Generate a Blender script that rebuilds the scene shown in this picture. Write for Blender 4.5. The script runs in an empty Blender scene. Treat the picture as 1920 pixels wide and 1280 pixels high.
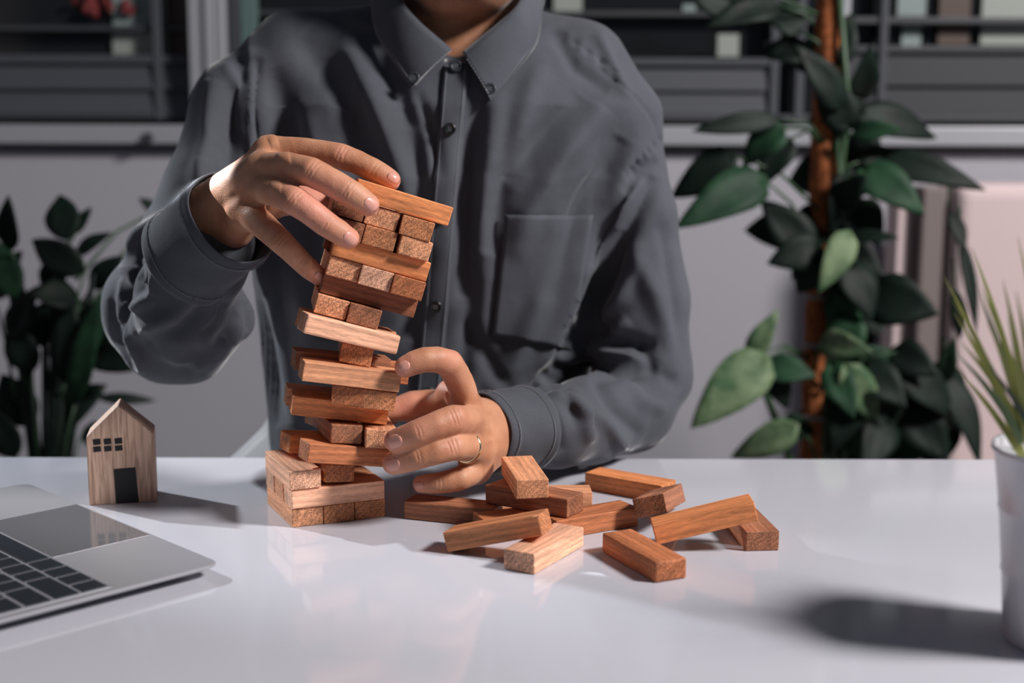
import bpy, bmesh, math, random
import numpy as np
from mathutils import Vector, Matrix
from mathutils.bvhtree import BVHTree
random.seed(7); rng = np.random.RandomState(7)
S = bpy.context.scene
COL = S.collection
MM = 0.001

# ------------------------------------------------------------------ camera, world, lights, exposure
F, CH, PITCH, ROLL = 2424.0, 290.3, math.radians(8.594), 0.0025
_cp, _sp, _cr, _sr = math.cos(PITCH), math.sin(PITCH), math.cos(ROLL), math.sin(ROLL)
_f = np.array([0, _cp, -_sp]); _u = np.array([0, _sp, _cp]); _r = np.array([1.0, 0, 0])
CR = np.array([_cr*_r+_sr*_u, -_sr*_r+_cr*_u, _f])            # rows: right, up, forward
CAM = np.array([0, 0, CH])
cd = bpy.data.cameras.new('camera'); cam = bpy.data.objects.new('camera', cd); COL.objects.link(cam)
cd.sensor_width = 36; cd.lens = F/1920*36; cd.clip_start = 0.02; cd.clip_end = 50
cam.matrix_world = Matrix(((CR[0][0], CR[1][0], -CR[2][0], 0), (CR[0][1], CR[1][1], -CR[2][1], 0),
                           (CR[0][2], CR[1][2], -CR[2][2], CH*MM), (0, 0, 0, 1)))
cd.dof.use_dof = True; cd.dof.focus_distance = 0.985; cd.dof.aperture_fstop = 3.6
S.camera = cam

w = bpy.data.worlds.new('world'); S.world = w; w.use_nodes = True
w.node_tree.nodes['Background'].inputs[0].default_value = (0.50, 0.60, 0.80, 1)
w.node_tree.nodes['Background'].inputs[1].default_value = 0.085

def light(name, kind, loc, tgt, power, color, **kw):
    l = bpy.data.lights.new(name, kind); l.energy = power; l.color = color
    for k, v in kw.items(): setattr(l, k, v)
    o = bpy.data.objects.new(name, l); COL.objects.link(o); o.location = loc
    o.rotation_euler = (Vector(tgt)-Vector(loc)).to_track_quat('-Z', 'Y').to_euler()
    return o
light('key_softbox', 'AREA', (2.12, 0.22, 1.95), (-0.02, 1.02, 0.10), 126, (1.0, 0.95, 0.93), shape='DISK', size=0.60)
light('window_light', 'SPOT', (-1.54, 1.79, 0.97), (-0.41, 1.16, 0.13), 140, (0.93, 0.97, 1.0),
      spot_size=math.radians(17), spot_blend=0.7, shadow_soft_size=0.03)
light('sun_patch_spot', 'SPOT', (-1.29, 1.53, 1.16), (-0.253, 1.048, 0.274), 400, (0.95, 0.97, 1.0),
      spot_size=math.radians(2.9), spot_blend=0.3, shadow_soft_size=0.006)  # added narrow spot that makes the sunlit patch on the raised hand
S.view_settings.view_transform = 'Standard'; S.view_settings.look = 'None'
S.view_settings.gamma = 1.0; S.view_settings.use_curve_mapping = False
S.view_settings.exposure = 0.0

# ------------------------------------------------------------------ helpers
def U(px, py, Y):
    """point (mm) seen at pixel px,py at depth Y; z = 0 is the table top"""
    d = np.array([(px-960)/F, (640-py)/F, 1.0]) @ CR
    return CAM + d*(Y/d[1])
def UZ(px, py, z):
    d = np.array([(px-960)/F, (640-py)/F, 1.0]) @ CR
    return CAM + d*((z-CH)/d[2])
def PX(P):
    q = (np.asarray(P, float)-CAM) @ CR.T
    return 960+F*q[..., 0]/q[..., 2], 640-F*q[..., 1]/q[..., 2], q[..., 2]
def mesh(name, V, Fs, smooth=False):
    m = bpy.data.meshes.new(name)
    m.from_pydata([tuple(float(c)*MM for c in v) for v in V], [], [tuple(int(i) for i in f) for f in Fs])
    m.update()
    if smooth: m.polygons.foreach_set('use_smooth', [True]*len(m.polygons))
    return m
def npmesh(name, V, Q, smooth=True):
    m = bpy.data.meshes.new(name); V = np.ascontiguousarray(V*MM, dtype=np.float32); Q = np.ascontiguousarray(Q, dtype=np.int32)
    m.vertices.add(len(V)); m.vertices.foreach_set('co', V.ravel())
    k = Q.shape[1]; m.loops.add(Q.size); m.loops.foreach_set('vertex_index', Q.ravel())
    m.polygons.add(len(Q)); m.polygons.foreach_set('loop_start', np.arange(0, Q.size, k, dtype=np.int32))
    m.polygons.foreach_set('loop_total', np.full(len(Q), k, dtype=np.int32))
    m.update(calc_edges=True); m.validate()
    if smooth: m.polygons.foreach_set('use_smooth', np.ones(len(m.polygons), dtype=bool))
    return m
def link(name, m, mat, parent=None, label=None, cat=None, group=None, kind=None, loc=None, rot=None):
    o = bpy.data.objects.new(name, m); COL.objects.link(o)
    if mat is not None and m is not None and len(m.materials) == 0: m.materials.append(mat)
    if parent is not None: o.parent = parent
    if loc is not None: o.location = [c*MM for c in loc]
    if rot is not None: o.rotation_euler = rot
    if label: o['label'] = label
    if cat: o['category'] = cat
    if group: o['group'] = group
    if kind: o['kind'] = kind
    return o
def empty(name, loc, label, cat, group=None):
    o = bpy.data.objects.new(name, None); COL.objects.link(o); o.location = [c*MM for c in loc]; o.empty_display_size = 0.02
    o['label'] = label; o['category'] = cat
    if group: o['group'] = group
    return o
def own(root, *obs):
    """parent things built in world coordinates to an empty that sits at its own base"""
    for o in obs:
        o.parent = root; o.matrix_parent_inverse = Matrix.Translation(root.location).inverted()
class MB:
    def __init__(s): s.V = []; s.F = []
    def add(s, V, Fs):
        n = len(s.V); s.V += [tuple(v) for v in V]; s.F += [tuple(i+n for i in f) for f in Fs]; return s
    def box(s, a, b, R=None, o=(0, 0, 0)):
        V = [np.array((x, y, z), float) for x in (a[0], b[0]) for y in (a[1], b[1]) for z in (a[2], b[2])]
        if R is not None: V = [R@v for v in V]
        V = [v+np.array(o) for v in V]
        return s.add(V, [(0, 1, 3, 2), (4, 6, 7, 5), (0, 4, 5, 1), (2, 3, 7, 6), (0, 2, 6, 4), (1, 5, 7, 3)])
    def tube(s, P, R, n=10, cap=True):
        P = [np.array(p, float) for p in P]
        if not hasattr(R, '__len__'): R = [R]*len(P)
        V = []; Fs = []; up = None
        for i, p in enumerate(P):
            t = P[min(i+1, len(P)-1)]-P[max(i-1, 0)]; t /= np.linalg.norm(t)+1e-9
            if up is None:
                up = np.array([0, 0, 1.0]) if abs(t[2]) < .9 else np.array([1.0, 0, 0])
            a = np.cross(t, up); a /= np.linalg.norm(a); b = np.cross(a, t); up = b
            for k in range(n):
                q = 2*math.pi*k/n; V.append(p+R[i]*(math.cos(q)*a+math.sin(q)*b))
        for i in range(len(P)-1):
            for k in range(n):
                k2 = (k+1) % n; Fs.append((i*n+k, i*n+k2, (i+1)*n+k2, (i+1)*n+k))
        if cap: Fs += [tuple(range(n))[::-1], tuple((len(P)-1)*n+k for k in range(n))]
        return s.add(V, Fs)
    def lathe(s, prof, c=(0, 0, 0), n=40):
        V = []; Fs = []
        for r, z in prof:
            for k in range(n):
                q = 2*math.pi*k/n; V.append((c[0]+r*math.cos(q), c[1]+r*math.sin(q), c[2]+z))
        for i in range(len(prof)-1):
            for k in range(n):
                k2 = (k+1) % n; Fs.append((i*n+k, i*n+k2, (i+1)*n+k2, (i+1)*n+k))
        return s.add(V, Fs)
    def grid(s, G):
        a, b = len(G), len(G[0])
        return s.add([p for r in G for p in r], [(i*b+j, i*b+j+1, (i+1)*b+j+1, (i+1)*b+j) for i in range(a-1) for j in range(b-1)])
    def build(s, name, mat, parent=None, smooth=False, **k):
        return link(name, mesh(name, s.V, s.F, smooth), mat, parent, **k)
def bevel(o, w_, seg=2):
    m = o.modifiers.new('bevel', 'BEVEL'); m.width = w_*MM; m.segments = seg; m.limit_method = 'ANGLE'; m.angle_limit = math.radians(40)
    return o
def solid(o, t, off=-1):
    m = o.modifiers.new('solid', 'SOLIDIFY'); m.thickness = t*MM; m.offset = off; return o

# ------------------------------------------------------------------ materials
def nt(name):
    m = bpy.data.materials.new(name); m.use_nodes = True; t = m.node_tree
    return m, t, t.nodes['Principled BSDF']
def N(t, typ, **k):
    n = t.nodes.new(typ)
    for a, b in k.items():
        if a.startswith('i_'):
            key = a[2:]; key = int(key) if key.isdigit() else key.replace('_', ' ')
            n.inputs[key].default_value = b
        else: setattr(n, a, b)
    return n
def flat(name, col, rough=0.5, metal=0.0, spec=0.5, bump=0.0, bscale=200, var=0.0, vscale=20, coat=0.0, sheen=0.0):
    m, t, b = nt(name); L = t.links.new
    b.inputs['Base Color'].default_value = (*col, 1); b.inputs['Roughness'].default_value = rough
    b.inputs['Metallic'].default_value = metal; b.inputs['Specular IOR Level'].default_value = spec
    b.inputs['Coat Weight'].default_value = coat; b.inputs['Sheen Weight'].default_value = sheen
    if bump or var:
        tc = N(t, 'ShaderNodeTexCoord')
    if bump:
        n = N(t, 'ShaderNodeTexNoise', i_Scale=bscale, i_Detail=4.0); L(tc.outputs['Object'], n.inputs['Vector'])
        bp = N(t, 'ShaderNodeBump', i_Strength=bump, i_Distance=0.001); L(n.outputs[0], bp.inputs['Height']); L(bp.outputs[0], b.inputs['Normal'])
    if var:
        n = N(t, 'ShaderNodeTexNoise', i_Scale=vscale, i_Detail=5.0); L(tc.outputs['Object'], n.inputs['Vector'])
        r = N(t, 'ShaderNodeValToRGB'); L(n.outputs[0], r.inputs[0])
        r.color_ramp.elements[0].position = .3; r.color_ramp.elements[1].position = .7
        r.color_ramp.elements[0].color = (*[c*(1-var) for c in col], 1); r.color_ramp.elements[1].color = (*[min(1, c*(1+var)) for c in col], 1)
        L(r.outputs[0], b.inputs['Base Color'])
    return m
def wood():
    m, t, b = nt('teak_wood'); L = t.links.new
    tc = N(t, 'ShaderNodeTexCoord'); oi = N(t, 'ShaderNodeObjectInfo')
    off = N(t, 'ShaderNodeVectorMath', operation='SCALE'); cx = N(t, 'ShaderNodeCombineXYZ')
    L(oi.outputs['Random'], cx.inputs[0]); L(oi.outputs['Random'], cx.inputs[1]); L(oi.outputs['Random'], cx.inputs[2])
    L(cx.outputs[0], off.inputs[0]); off.inputs['Scale'].default_value = 3.7
    ad = N(t, 'ShaderNodeVectorMath', operation='ADD'); L(tc.outputs['Object'], ad.inputs[0]); L(off.outputs[0], ad.inputs[1])
    mp = N(t, 'ShaderNodeMapping'); mp.inputs['Scale'].default_value = (0.09, 1, 1); L(ad.outputs[0], mp.inputs[0])
    # low frequency figure, streaks along the length (local X), fine pores
    n1 = N(t, 'ShaderNodeTexNoise', i_Scale=70.0, i_Detail=3.0, i_Distortion=1.2); L(mp.outputs[0], n1.inputs['Vector'])
    n2 = N(t, 'ShaderNodeTexNoise', i_Scale=1500.0, i_Detail=3.0, i_Roughness=.7); L(mp.outputs[0], n2.inputs['Vector'])
    wv = N(t, 'ShaderNodeTexWave', wave_type='RINGS', rings_direction='X', i_Scale=85.0, i_Distortion=5.0, i_Detail=2.0); wv.inputs['Detail Scale'].default_value = 1.5
    L(mp.outputs[0], wv.inputs['Vector'])
    n3 = N(t, 'ShaderNodeTexNoise', i_Scale=1400.0, i_Detail=1.0); L(ad.outputs[0], n3.inputs['Vector'])
    r1 = N(t, 'ShaderNodeMapRange', i_1=.35, i_2=.65, i_3=.78, i_4=1.22); L(n1.outputs[0], r1.inputs[0])
    r2 = N(t, 'ShaderNodeMapRange', i_1=.36, i_2=.60, i_3=.74, i_4=1.08); L(n2.outputs[0], r2.inputs[0])
    r3 = N(t, 'ShaderNodeMapRange', i_1=0.0, i_2=1.0, i_3=.84, i_4=1.08); L(wv.outputs[1], r3.inputs[0])
    a = N(t, 'ShaderNodeMath', operation='MULTIPLY'); L(r1.outputs[0], a.inputs[0]); L(r2.outputs[0], a.inputs[1])
    c = N(t, 'ShaderNodeMath', operation='MULTIPLY'); L(a.outputs[0], c.inputs[0]); L(r3.outputs[0], c.inputs[1])
    # end grain darker and speckled: |local normal x|
    tr = N(t, 'ShaderNodeVectorTransform', vector_type='NORMAL', convert_from='WORLD', convert_to='OBJECT')
    ge = N(t, 'ShaderNodeNewGeometry'); L(ge.outputs['Normal'], tr.inputs[0])
    sp = N(t, 'ShaderNodeSeparateXYZ'); L(tr.outputs[0], sp.inputs[0])
    ab = N(t, 'ShaderNodeMath', operation='ABSOLUTE'); L(sp.outputs[0], ab.inputs[0])
    r4 = N(t, 'ShaderNodeMapRange', i_1=.40, i_2=.58, i_3=.52, i_4=1.12); L(n3.outputs[0], r4.inputs[0])
    mx = N(t, 'ShaderNodeMix', data_type='FLOAT'); L(ab.outputs[0], mx.inputs[0]); mx.inputs[2].default_value = 1.0; L(r4.outputs[0], mx.inputs[3])
    d = N(t, 'ShaderNodeMath', operation='MULTIPLY'); L(c.outputs[0], d.inputs[0]); L(mx.outputs[0], d.inputs[1])
    # darker, redder where value is low
    hs = N(t, 'ShaderNodeVectorMath', operation='SCALE'); L(oi.outputs['Color'], hs.inputs[0]); L(d.outputs[0], hs.inputs['Scale'])
    pw = N(t, 'ShaderNodeGamma', i_1=1.08); L(hs.outputs[0], pw.inputs[0])
    L(pw.outputs[0], b.inputs['Base Color'])
    b.inputs['Roughness'].default_value = .55; b.inputs['Specular IOR Level'].default_value = .3
    bp = N(t, 'ShaderNodeBump', i_Strength=.35, i_Distance=.0004); L(d.outputs[0], bp.inputs['Height']); L(bp.outputs[0], b.inputs['Normal'])
    return m
def skin():
    m, t, b = nt('skin'); L = t.links.new
    tc = N(t, 'ShaderNodeTexCoord')
    n = N(t, 'ShaderNodeTexNoise', i_Scale=45.0, i_Detail=4.0); L(tc.outputs['Object'], n.inputs['Vector'])
    r = N(t, 'ShaderNodeValToRGB'); L(n.outputs[0], r.inputs[0])
    r.color_ramp.elements[0].position = .32; r.color_ramp.elements[1].position = .68
    r.color_ramp.elements[0].color = (.44, .19, .10, 1); r.color_ramp.elements[1].color = (.60, .30, .175, 1)
    at = N(t, 'ShaderNodeAttribute', attribute_name='red'); mx = N(t, 'ShaderNodeMix', data_type='RGBA')
    L(at.outputs['Fac'], mx.inputs[0]); L(r.outputs[0], mx.inputs[6]); mx.inputs[7].default_value = (.70, .29, .215, 1)
    at2 = N(t, 'ShaderNodeAttribute', attribute_name='beard'); mx2 = N(t, 'ShaderNodeMix', data_type='RGBA')
    n4 = N(t, 'ShaderNodeTexNoise', i_Scale=1300.0, i_Detail=1.0); L(tc.outputs['Object'], n4.inputs['Vector'])
    mr = N(t, 'ShaderNodeMapRange', i_1=.40, i_2=.55, i_3=0.0, i_4=1.0); L(n4.outputs[0], mr.inputs[0])
    ml = N(t, 'ShaderNodeMath', operation='MULTIPLY'); L(mr.outputs[0], ml.inputs[0]); L(at2.outputs['Fac'], ml.inputs[1])
    L(ml.outputs[0], mx2.inputs[0]); L(mx.outputs[2], mx2.inputs[6]); mx2.inputs[7].default_value = (.05, .035, .03, 1)
    L(mx2.outputs[2], b.inputs['Base Color'])
    b.inputs['Roughness'].default_value = .52; b.inputs['Specular IOR Level'].default_value = .42
    b.inputs['Sheen Weight'].default_value = .12; b.inputs['Sheen Roughness'].default_value = .35; b.inputs['Subsurface Weight'].default_value = .15; b.inputs['Subsurface Radius'].default_value = (1, .35, .2); b.inputs['Subsurface Scale'].default_value = .004
    v = N(t, 'ShaderNodeTexVoronoi', i_Scale=1100.0); L(tc.outputs['Object'], v.inputs['Vector'])
    bp = N(t, 'ShaderNodeBump', i_Strength=.3, i_Distance=.0004); L(v.outputs[0], bp.inputs['Height'])
    n9 = N(t, 'ShaderNodeTexNoise', i_Scale=260.0, i_Detail=4.0, i_Distortion=1.0); L(tc.outputs['Object'], n9.inputs['Vector'])
    bp9 = N(t, 'ShaderNodeBump', i_Strength=.3, i_Distance=.0006); L(n9.outputs[0], bp9.inputs['Height']); L(bp.outputs[0], bp9.inputs['Normal']); L(bp9.outputs[0], b.inputs['Normal'])
    return m
def cloth(name, col):
    m, t, b = nt(name); L = t.links.new
    tc = N(t, 'ShaderNodeTexCoord')
    n = N(t, 'ShaderNodeTexNoise', i_Scale=14.0, i_Detail=6.0); L(tc.outputs['Object'], n.inputs['Vector'])
    n2 = N(t, 'ShaderNodeTexNoise', i_Scale=1500.0, i_Detail=1.0); L(tc.outputs['Object'], n2.inputs['Vector'])
    r = N(t, 'ShaderNodeMapRange', i_1=.3, i_2=.7, i_3=.86, i_4=1.12); L(n.outputs[0], r.inputs[0])
    r2 = N(t, 'ShaderNodeMapRange', i_1=.3, i_2=.7, i_3=.86, i_4=1.14); L(n2.outputs[0], r2.inputs[0])
    a = N(t, 'ShaderNodeMath', operation='MULTIPLY'); L(r.outputs[0], a.inputs[0]); L(r2.outputs[0], a.inputs[1])
    hs = N(t, 'ShaderNodeVectorMath', operation='SCALE'); hs.inputs[0].default_value = col; L(a.outputs[0], hs.inputs['Scale'])
    L(hs.outputs[0], b.inputs['Base Color'])
    b.inputs['Roughness'].default_value = .85; b.inputs['Specular IOR Level'].default_value = .25
    b.inputs['Sheen Weight'].default_value = .35; b.inputs['Sheen Roughness'].default_value = .3
    bp = N(t, 'ShaderNodeBump', i_Strength=.15, i_Distance=.0005); L(n2.outputs[0], bp.inputs['Height'])
    n5 = N(t, 'ShaderNodeTexNoise', i_Scale=55.0, i_Detail=5.0, i_Distortion=.6); L(tc.outputs['Object'], n5.inputs['Vector'])
    bp2 = N(t, 'ShaderNodeBump', i_Strength=.22, i_Distance=.002); L(n5.outputs[0], bp2.inputs['Height']); L(bp.outputs[0], bp2.inputs['Normal'])
    L(bp2.outputs[0], b.inputs['Normal'])
    return m
def leafmat(name, c1, c2):
    m, t, b = nt(name); L = t.links.new
    tc = N(t, 'ShaderNodeTexCoord'); n = N(t, 'ShaderNodeTexNoise', i_Scale=30.0, i_Detail=4.0); L(tc.outputs['Object'], n.inputs['Vector'])
    r = N(t, 'ShaderNodeValToRGB'); L(n.outputs[0], r.inputs[0]); r.color_ramp.elements[0].position = .38; r.color_ramp.elements[1].position = .62
    r.color_ramp.elements[0].color = (*c1, 1); r.color_ramp.elements[1].color = (*c2, 1); L(r.outputs[0], b.inputs['Base Color'])
    b.inputs['Roughness'].default_value = .6; b.inputs['Specular IOR Level'].default_value = .22
    return m
WOOD = wood(); SKIN = skin(); SHIRT = cloth('slate_cotton', (.072, .078, .094))
TABLE = flat('white_gloss_laminate', (.545, .55, .61), .09, 0, .5)
WALL = flat('grey_plaster', (.39, .385, .425), .9, 0, .2, bump=.2, bscale=60)
FLOOR = flat('floor_concrete', (.12, .12, .13), .6)
ALU = flat('grey_painted_metal', (.36, .37, .40), .45, .2)
ALUD = flat('dark_painted_metal', (.045, .048, .056), .5, .1)
SLAT = flat('dark_shutter_slat', (.055, .06, .072), .7)
GLASSD = flat('dark_window_glass', (.012, .013, .015), .08, 0, .5)
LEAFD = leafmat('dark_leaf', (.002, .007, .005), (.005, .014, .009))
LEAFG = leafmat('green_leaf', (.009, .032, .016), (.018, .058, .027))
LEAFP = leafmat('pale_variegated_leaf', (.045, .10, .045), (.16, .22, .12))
STEM = flat('green_stem', (.03, .07, .03), .5)
COIR = flat('coir_pole', (.30, .095, .035), .9, 0, .2, bump=1.0, bscale=350, var=.6, vscale=120)
ALUM = flat('brushed_aluminium', (.42, .42, .45), .32, .35)
PADG = flat('glass_trackpad', (.30, .30, .32), .07, .55)
KEYM = flat('black_key_plastic', (.025, .030, .038), .22, 0, .7)
PAINT = flat('black_paint', (.012, .013, .014), .6)
BLACKB = flat('black_button', (.008, .009, .010), .22, 0, .6)
GREYB = flat('slate_button', (.03, .035, .042), .35, 0, .5)
GOLD = flat('pale_gold', (.86, .70, .44), .18, 1.0)
STITCH = flat('slate_thread', (.19, .205, .23), .8)
NAIL = flat('fingernail', (.68, .33, .26), .3, 0, .45)
POT = flat('white_enamel', (.62, .62, .66), .3, .1)
SOIL = flat('dark_soil', (.02, .02, .018), .9)
GRASS1 = flat('yellow_green_blade', (.28, .30, .08), .5); GRASS2 = flat('green_blade', (.07, .12, .04), .5); GRASS3 = flat('dark_blade', (.02, .04, .03), .5)
CHAIRM = flat('white_plastic', (.72, .73, .75), .5)
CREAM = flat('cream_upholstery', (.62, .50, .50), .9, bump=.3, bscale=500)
HAIRM = flat('black_hair', (.012, .010, .010), .8, 0, .2, bump=.8, bscale=400)
TROUS = flat('dark_trousers', (.02, .022, .03), .9)
# ------------------------------------------------------------------ the room
WY = 2200.0                                   # back wall plane
def wallbox(name, u0, v0, u1, v1, Y0, Y1, mat, **k):
    a = U(u0, v1, Y0); b = U(u1, v0, Y0)
    return MB().box((a[0], Y0, a[2]), (b[0], Y1, b[2])).build(name, mat, **k)
MB().box((-2200, -1400, -760), (2600, 2500, -740)).build('floor', FLOOR, kind='structure')
zs = U(960, 272, WY)[2]                       # underside of the sill
MB().box((-2200, WY, -740), (2600, WY+150, zs)).build('wall_back', WALL, kind='structure')
MB().box((-2350, -1400, -740), (-2200, WY+150, 1500)).build('wall_left', WALL, kind='structure')
MB().box((-2200, WY, 1250), (2600, WY+150, 1500)).build('wall_back', WALL, kind='structure')
sill = empty('trim_1', (0, WY, zs), 'x', 'x'); del sill['label']; del sill['category']; sill['kind'] = 'structure'
o1 = bevel(MB().box((-2200, WY-28, zs), (2600, WY+60, zs+32)).build('sill_board', ALU), 3)
o2 = MB().box((-2200, WY-10, zs-9), (2600, WY, zs-1)).build('dark_joint', ALUD)  # dark metal strip below the sill board
o3 = MB().lathe([(0, 0), (9, 0), (9, 5), (5, 6), (5, 14), (0, 14)], n=14).build('latch_knob', ALUD)
o3.rotation_euler = (math.pi/2, 0, 0); q = U(278, 258, WY-28); o3.location = [c*MM for c in q]
own(sill, o1, o2, o3)
ztop = 1250
def window(n, u0, u1, bars_h, bars_v, slat_rows, extra, SL=None):
    a = U(u0, 100, WY)[0]; b = U(u1, 100, WY)[0]
    r = empty('window_%d' % n, ((a+b)/2, WY, zs+32), 'x', 'x'); del r['label']; del r['category']; r['kind'] = 'structure'
    P = []
    P.append(MB().box((a, WY+70, zs+32), (b, WY+76, ztop)).build('pane', GLASSD))
    for (v0, v1, dy, mt) in bars_h:
        z0 = U(960, v1, WY+dy)[2]; z1 = U(960, v0, WY+dy)[2]
        P.append(bevel(MB().box((a, WY+dy, z0), (b, WY+dy+22, z1)).build('glazing_bar', mt), 1.5))
    for (uu0, uu1, dy, mt, vb) in bars_v:
        x0 = U(uu0, 100, WY+dy)[0]; x1 = U(uu1, 100, WY+dy)[0]
        P.append(bevel(MB().box((x0, WY+dy, U(960, vb, WY)[2]), (x1, WY+dy+24, ztop)).build('mullion', mt), 1.5))
    for (v0, v1, cnt, uu0, uu1) in slat_rows:
        z0 = U(960, v1, WY)[2]; z1 = U(960, v0, WY)[2]; x0 = U(uu0, 100, WY)[0]; x1 = U(uu1, 100, WY)[0]
        h = (z1-z0)/cnt
        for i in range(cnt):
            z = z0+h*i
            m = MB().add([(x0, WY+30, z), (x1, WY+30, z), (x1, WY+30, z+2.5), (x0, WY+30, z+2.5),
                          (x0, WY+38, z+h*.94), (x1, WY+38, z+h*.94), (x1, WY+38, z+h*.94+2.5), (x0, WY+38, z+h*.94+2.5)],
                         [(0, 1, 2, 3), (7, 6, 5, 4), (0, 4, 5, 1), (3, 2, 6, 7), (0, 3, 7, 4), (1, 5, 6, 2)])
            P.append(m.build('slat', SL or SLAT))
    for nm, u_0, v_0, u_1, v_1, dy, mt in extra:
        P.append(wallbox(nm, u_0, v_0, u_1, v_1, WY+dy, WY+dy+4, mt))
    own(r, *P)
PALE = flat('pale_pane_and_reflection', (.27, .30, .27), .5); PALE2 = flat('pale_green_pane', (.20, .25, .245), .5)
BROWN = flat('brown_board', (.07, .045, .035), .6); RED = flat('red_cloth_scrap', (.16, .02, .02), .8); TEAL = flat('teal_glass', (.10, .16, .15), .3)
window(1, -900, 358, [(50, 60, 40, ALUD), (104, 121, 30, SLAT), (214, 225, 30, ALUD)],
       [(286, 302, 28, SLAT, 225)], [(121, 214, 2, -900, 352)],
       [('pale_panel', 212, -30, 286, 50, 60, PALE2), ('pale_panel', 212, 58, 288, 105, 60, PALE), ('pale_panel', 302, -30, 315, 104, 60, PALE2),
        ('brown_panel', 316, -40, 352, 104, 58, BROWN)])
m = MB(); q = U(190, 14, WY+50)
for i in range(9):
    a = rng.uniform(-50, 50); m.tube([q+[a, 0, rng.uniform(-12, 14)], q+[a+rng.uniform(-25, 25), 2, rng.uniform(-16, 26)]], [9, 4], 8)
m.build('dried_flower', RED, label='faint dark red dried flowers behind the upper left window glass', cat='flower')
# pillar between the windows
pil = empty('trim_2', tuple(U(400, 225, WY)), 'x', 'x'); del pil['label']; del pil['category']; pil['kind'] = 'structure'
PP = []
for (u0, u1, dy, mt) in [(356, 384, -6, ALU), (386, 404, -12, ALU), (406, 424, -6, ALU), (425, 446, 12, ALUD)]:
    a = U(u0, 100, WY)[0]; b = U(u1, 100, WY)[0]
    PP.append(bevel(MB().box((a, WY+dy, zs+32), (b, WY+60, ztop)).build('frame_profile', mt), 2))
own(pil, *PP)
window(2, 446, 1470, [(108, 122, 28, SLAT), (214, 226, 30, ALUD), (20, 30, 40, ALUD)],
       [(452, 482, 20, TEAL, 226), (1446, 1462, 26, SLAT, 226)], [(122, 214, 2, 482, 1446)],
       [('pale_panel', 1038, -20, 1092, 50, 60, PALE), ('pale_panel', 1345, 64, 1386, 106, 24, PALE), ('pale_panel', 1280, 8, 1305, 30, 60, PALE2)])  # first pale panel is a reflection in the glass, painted as a pane
window(3, 1470, 2400, [(30, 42, 34, ALUD), (84, 96, 34, ALUD), (214, 226, 30, ALUD)],
       [(1494, 1510, 28, SLAT, 226), (1578, 1592, 26, ALU, 120), (1650, 1664, 28, SLAT, 226)], [(100, 214, 2, 1592, 2400)],
       [('pale_panel', 1682, -20, 1738, 30, 60, PALE2), ('pale_panel', 1690, 46, 1728, 86, 60, PALE2), ('brown_panel', 1758, -20, 1822, 84, 58, BROWN), ('pale_panel', 1838, -20, 1990, 84, 60, PALE)], flat('shade_toned_slat', (.022, .024, .030), .7))  # darker slat copy puts the shadow over this window into its colour
# upholstered bench back at right
Yc = 1980
sofa = empty('upholstered_seat', tuple(U(1900, 860, Yc)*[1, 1, 0]+[0, 60, -740]), 'tall cream upholstered seat back at far right behind the plants', 'seat')
x0 = U(1792, 400, Yc)[0]; x1 = U(2350, 400, Yc)[0]; z1 = U(1900, 345, Yc)[2]
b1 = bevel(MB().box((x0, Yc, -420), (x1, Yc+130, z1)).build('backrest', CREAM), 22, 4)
b2 = bevel(MB().box((U(1738, 400, Yc)[0], Yc+25, -740), (x0-3, Yc+120, z1-6)).build('side_panel', BROWN if False else flat('painted_shade_upholstery', (.20, .165, .16), .9)), 6, 3)  # brownish shadow folds along the edge, painted as a darker panel
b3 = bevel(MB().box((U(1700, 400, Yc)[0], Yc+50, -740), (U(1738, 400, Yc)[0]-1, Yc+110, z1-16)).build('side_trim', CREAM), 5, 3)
b4 = bevel(MB().box((x0, Yc-420, -420), (x1, Yc, -300)).build('seat_cushion', CREAM), 25, 4)
b5 = MB().box((x0, Yc-400, -740), (x1, Yc+120, -420)).build('base', CREAM)
own(sofa, b1, b2, b3, b4, b5)

# ------------------------------------------------------------------ table
tb = empty('table', (0, 770, -740), 'glossy white table filling the foreground', 'table')
e = UZ(960, 858, 0)[1]
tp = bevel(MB().box((-700, 330, -25), (760, e, 0)).build('tabletop', TABLE), 2.5, 3)
lg = [bevel(MB().box((x-22, y-22, -740), (x+22, y+22, -25)).build('leg', CHAIRM), 2) for x in (-660, 720) for y in (370, e-50)]
own(tb, tp, *lg)

# ------------------------------------------------------------------ wooden blocks
def block_mesh(seed, worn):
    r = random.Random(seed); bm = bmesh.new(); bmesh.ops.create_cube(bm, size=1)
    for v in bm.verts:
        v.co = Vector((v.co.x*74.6+r.uniform(-.25, .25), v.co.y*24.6+r.uniform(-.2, .2), v.co.z*14.7+r.uniform(-.12, .12)))*MM
    bmesh.ops.bevel(bm, geom=list(bm.edges), offset=worn*MM, segments=2, affect='EDGES', profile=.5)
    m = bpy.data.meshes.new('wooden_block'); bm.to_mesh(m); bm.free(); m.materials.append(WOOD); return m
BMS = [block_mesh(i, wv_) for i, wv_ in enumerate((.55, .75, 1.0, 1.5))]
def Rm(yaw, roll, pitch):
    return Matrix.Rotation(yaw, 3, 'Z') @ Matrix.Rotation(roll, 3, 'Y') @ Matrix.Rotation(pitch, 3, 'X')
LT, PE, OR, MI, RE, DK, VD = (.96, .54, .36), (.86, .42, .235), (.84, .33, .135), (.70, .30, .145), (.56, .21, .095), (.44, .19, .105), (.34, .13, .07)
TW = 'wooden blocks of the leaning tower'; PL = 'wooden blocks spilled beside the tower'
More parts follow.
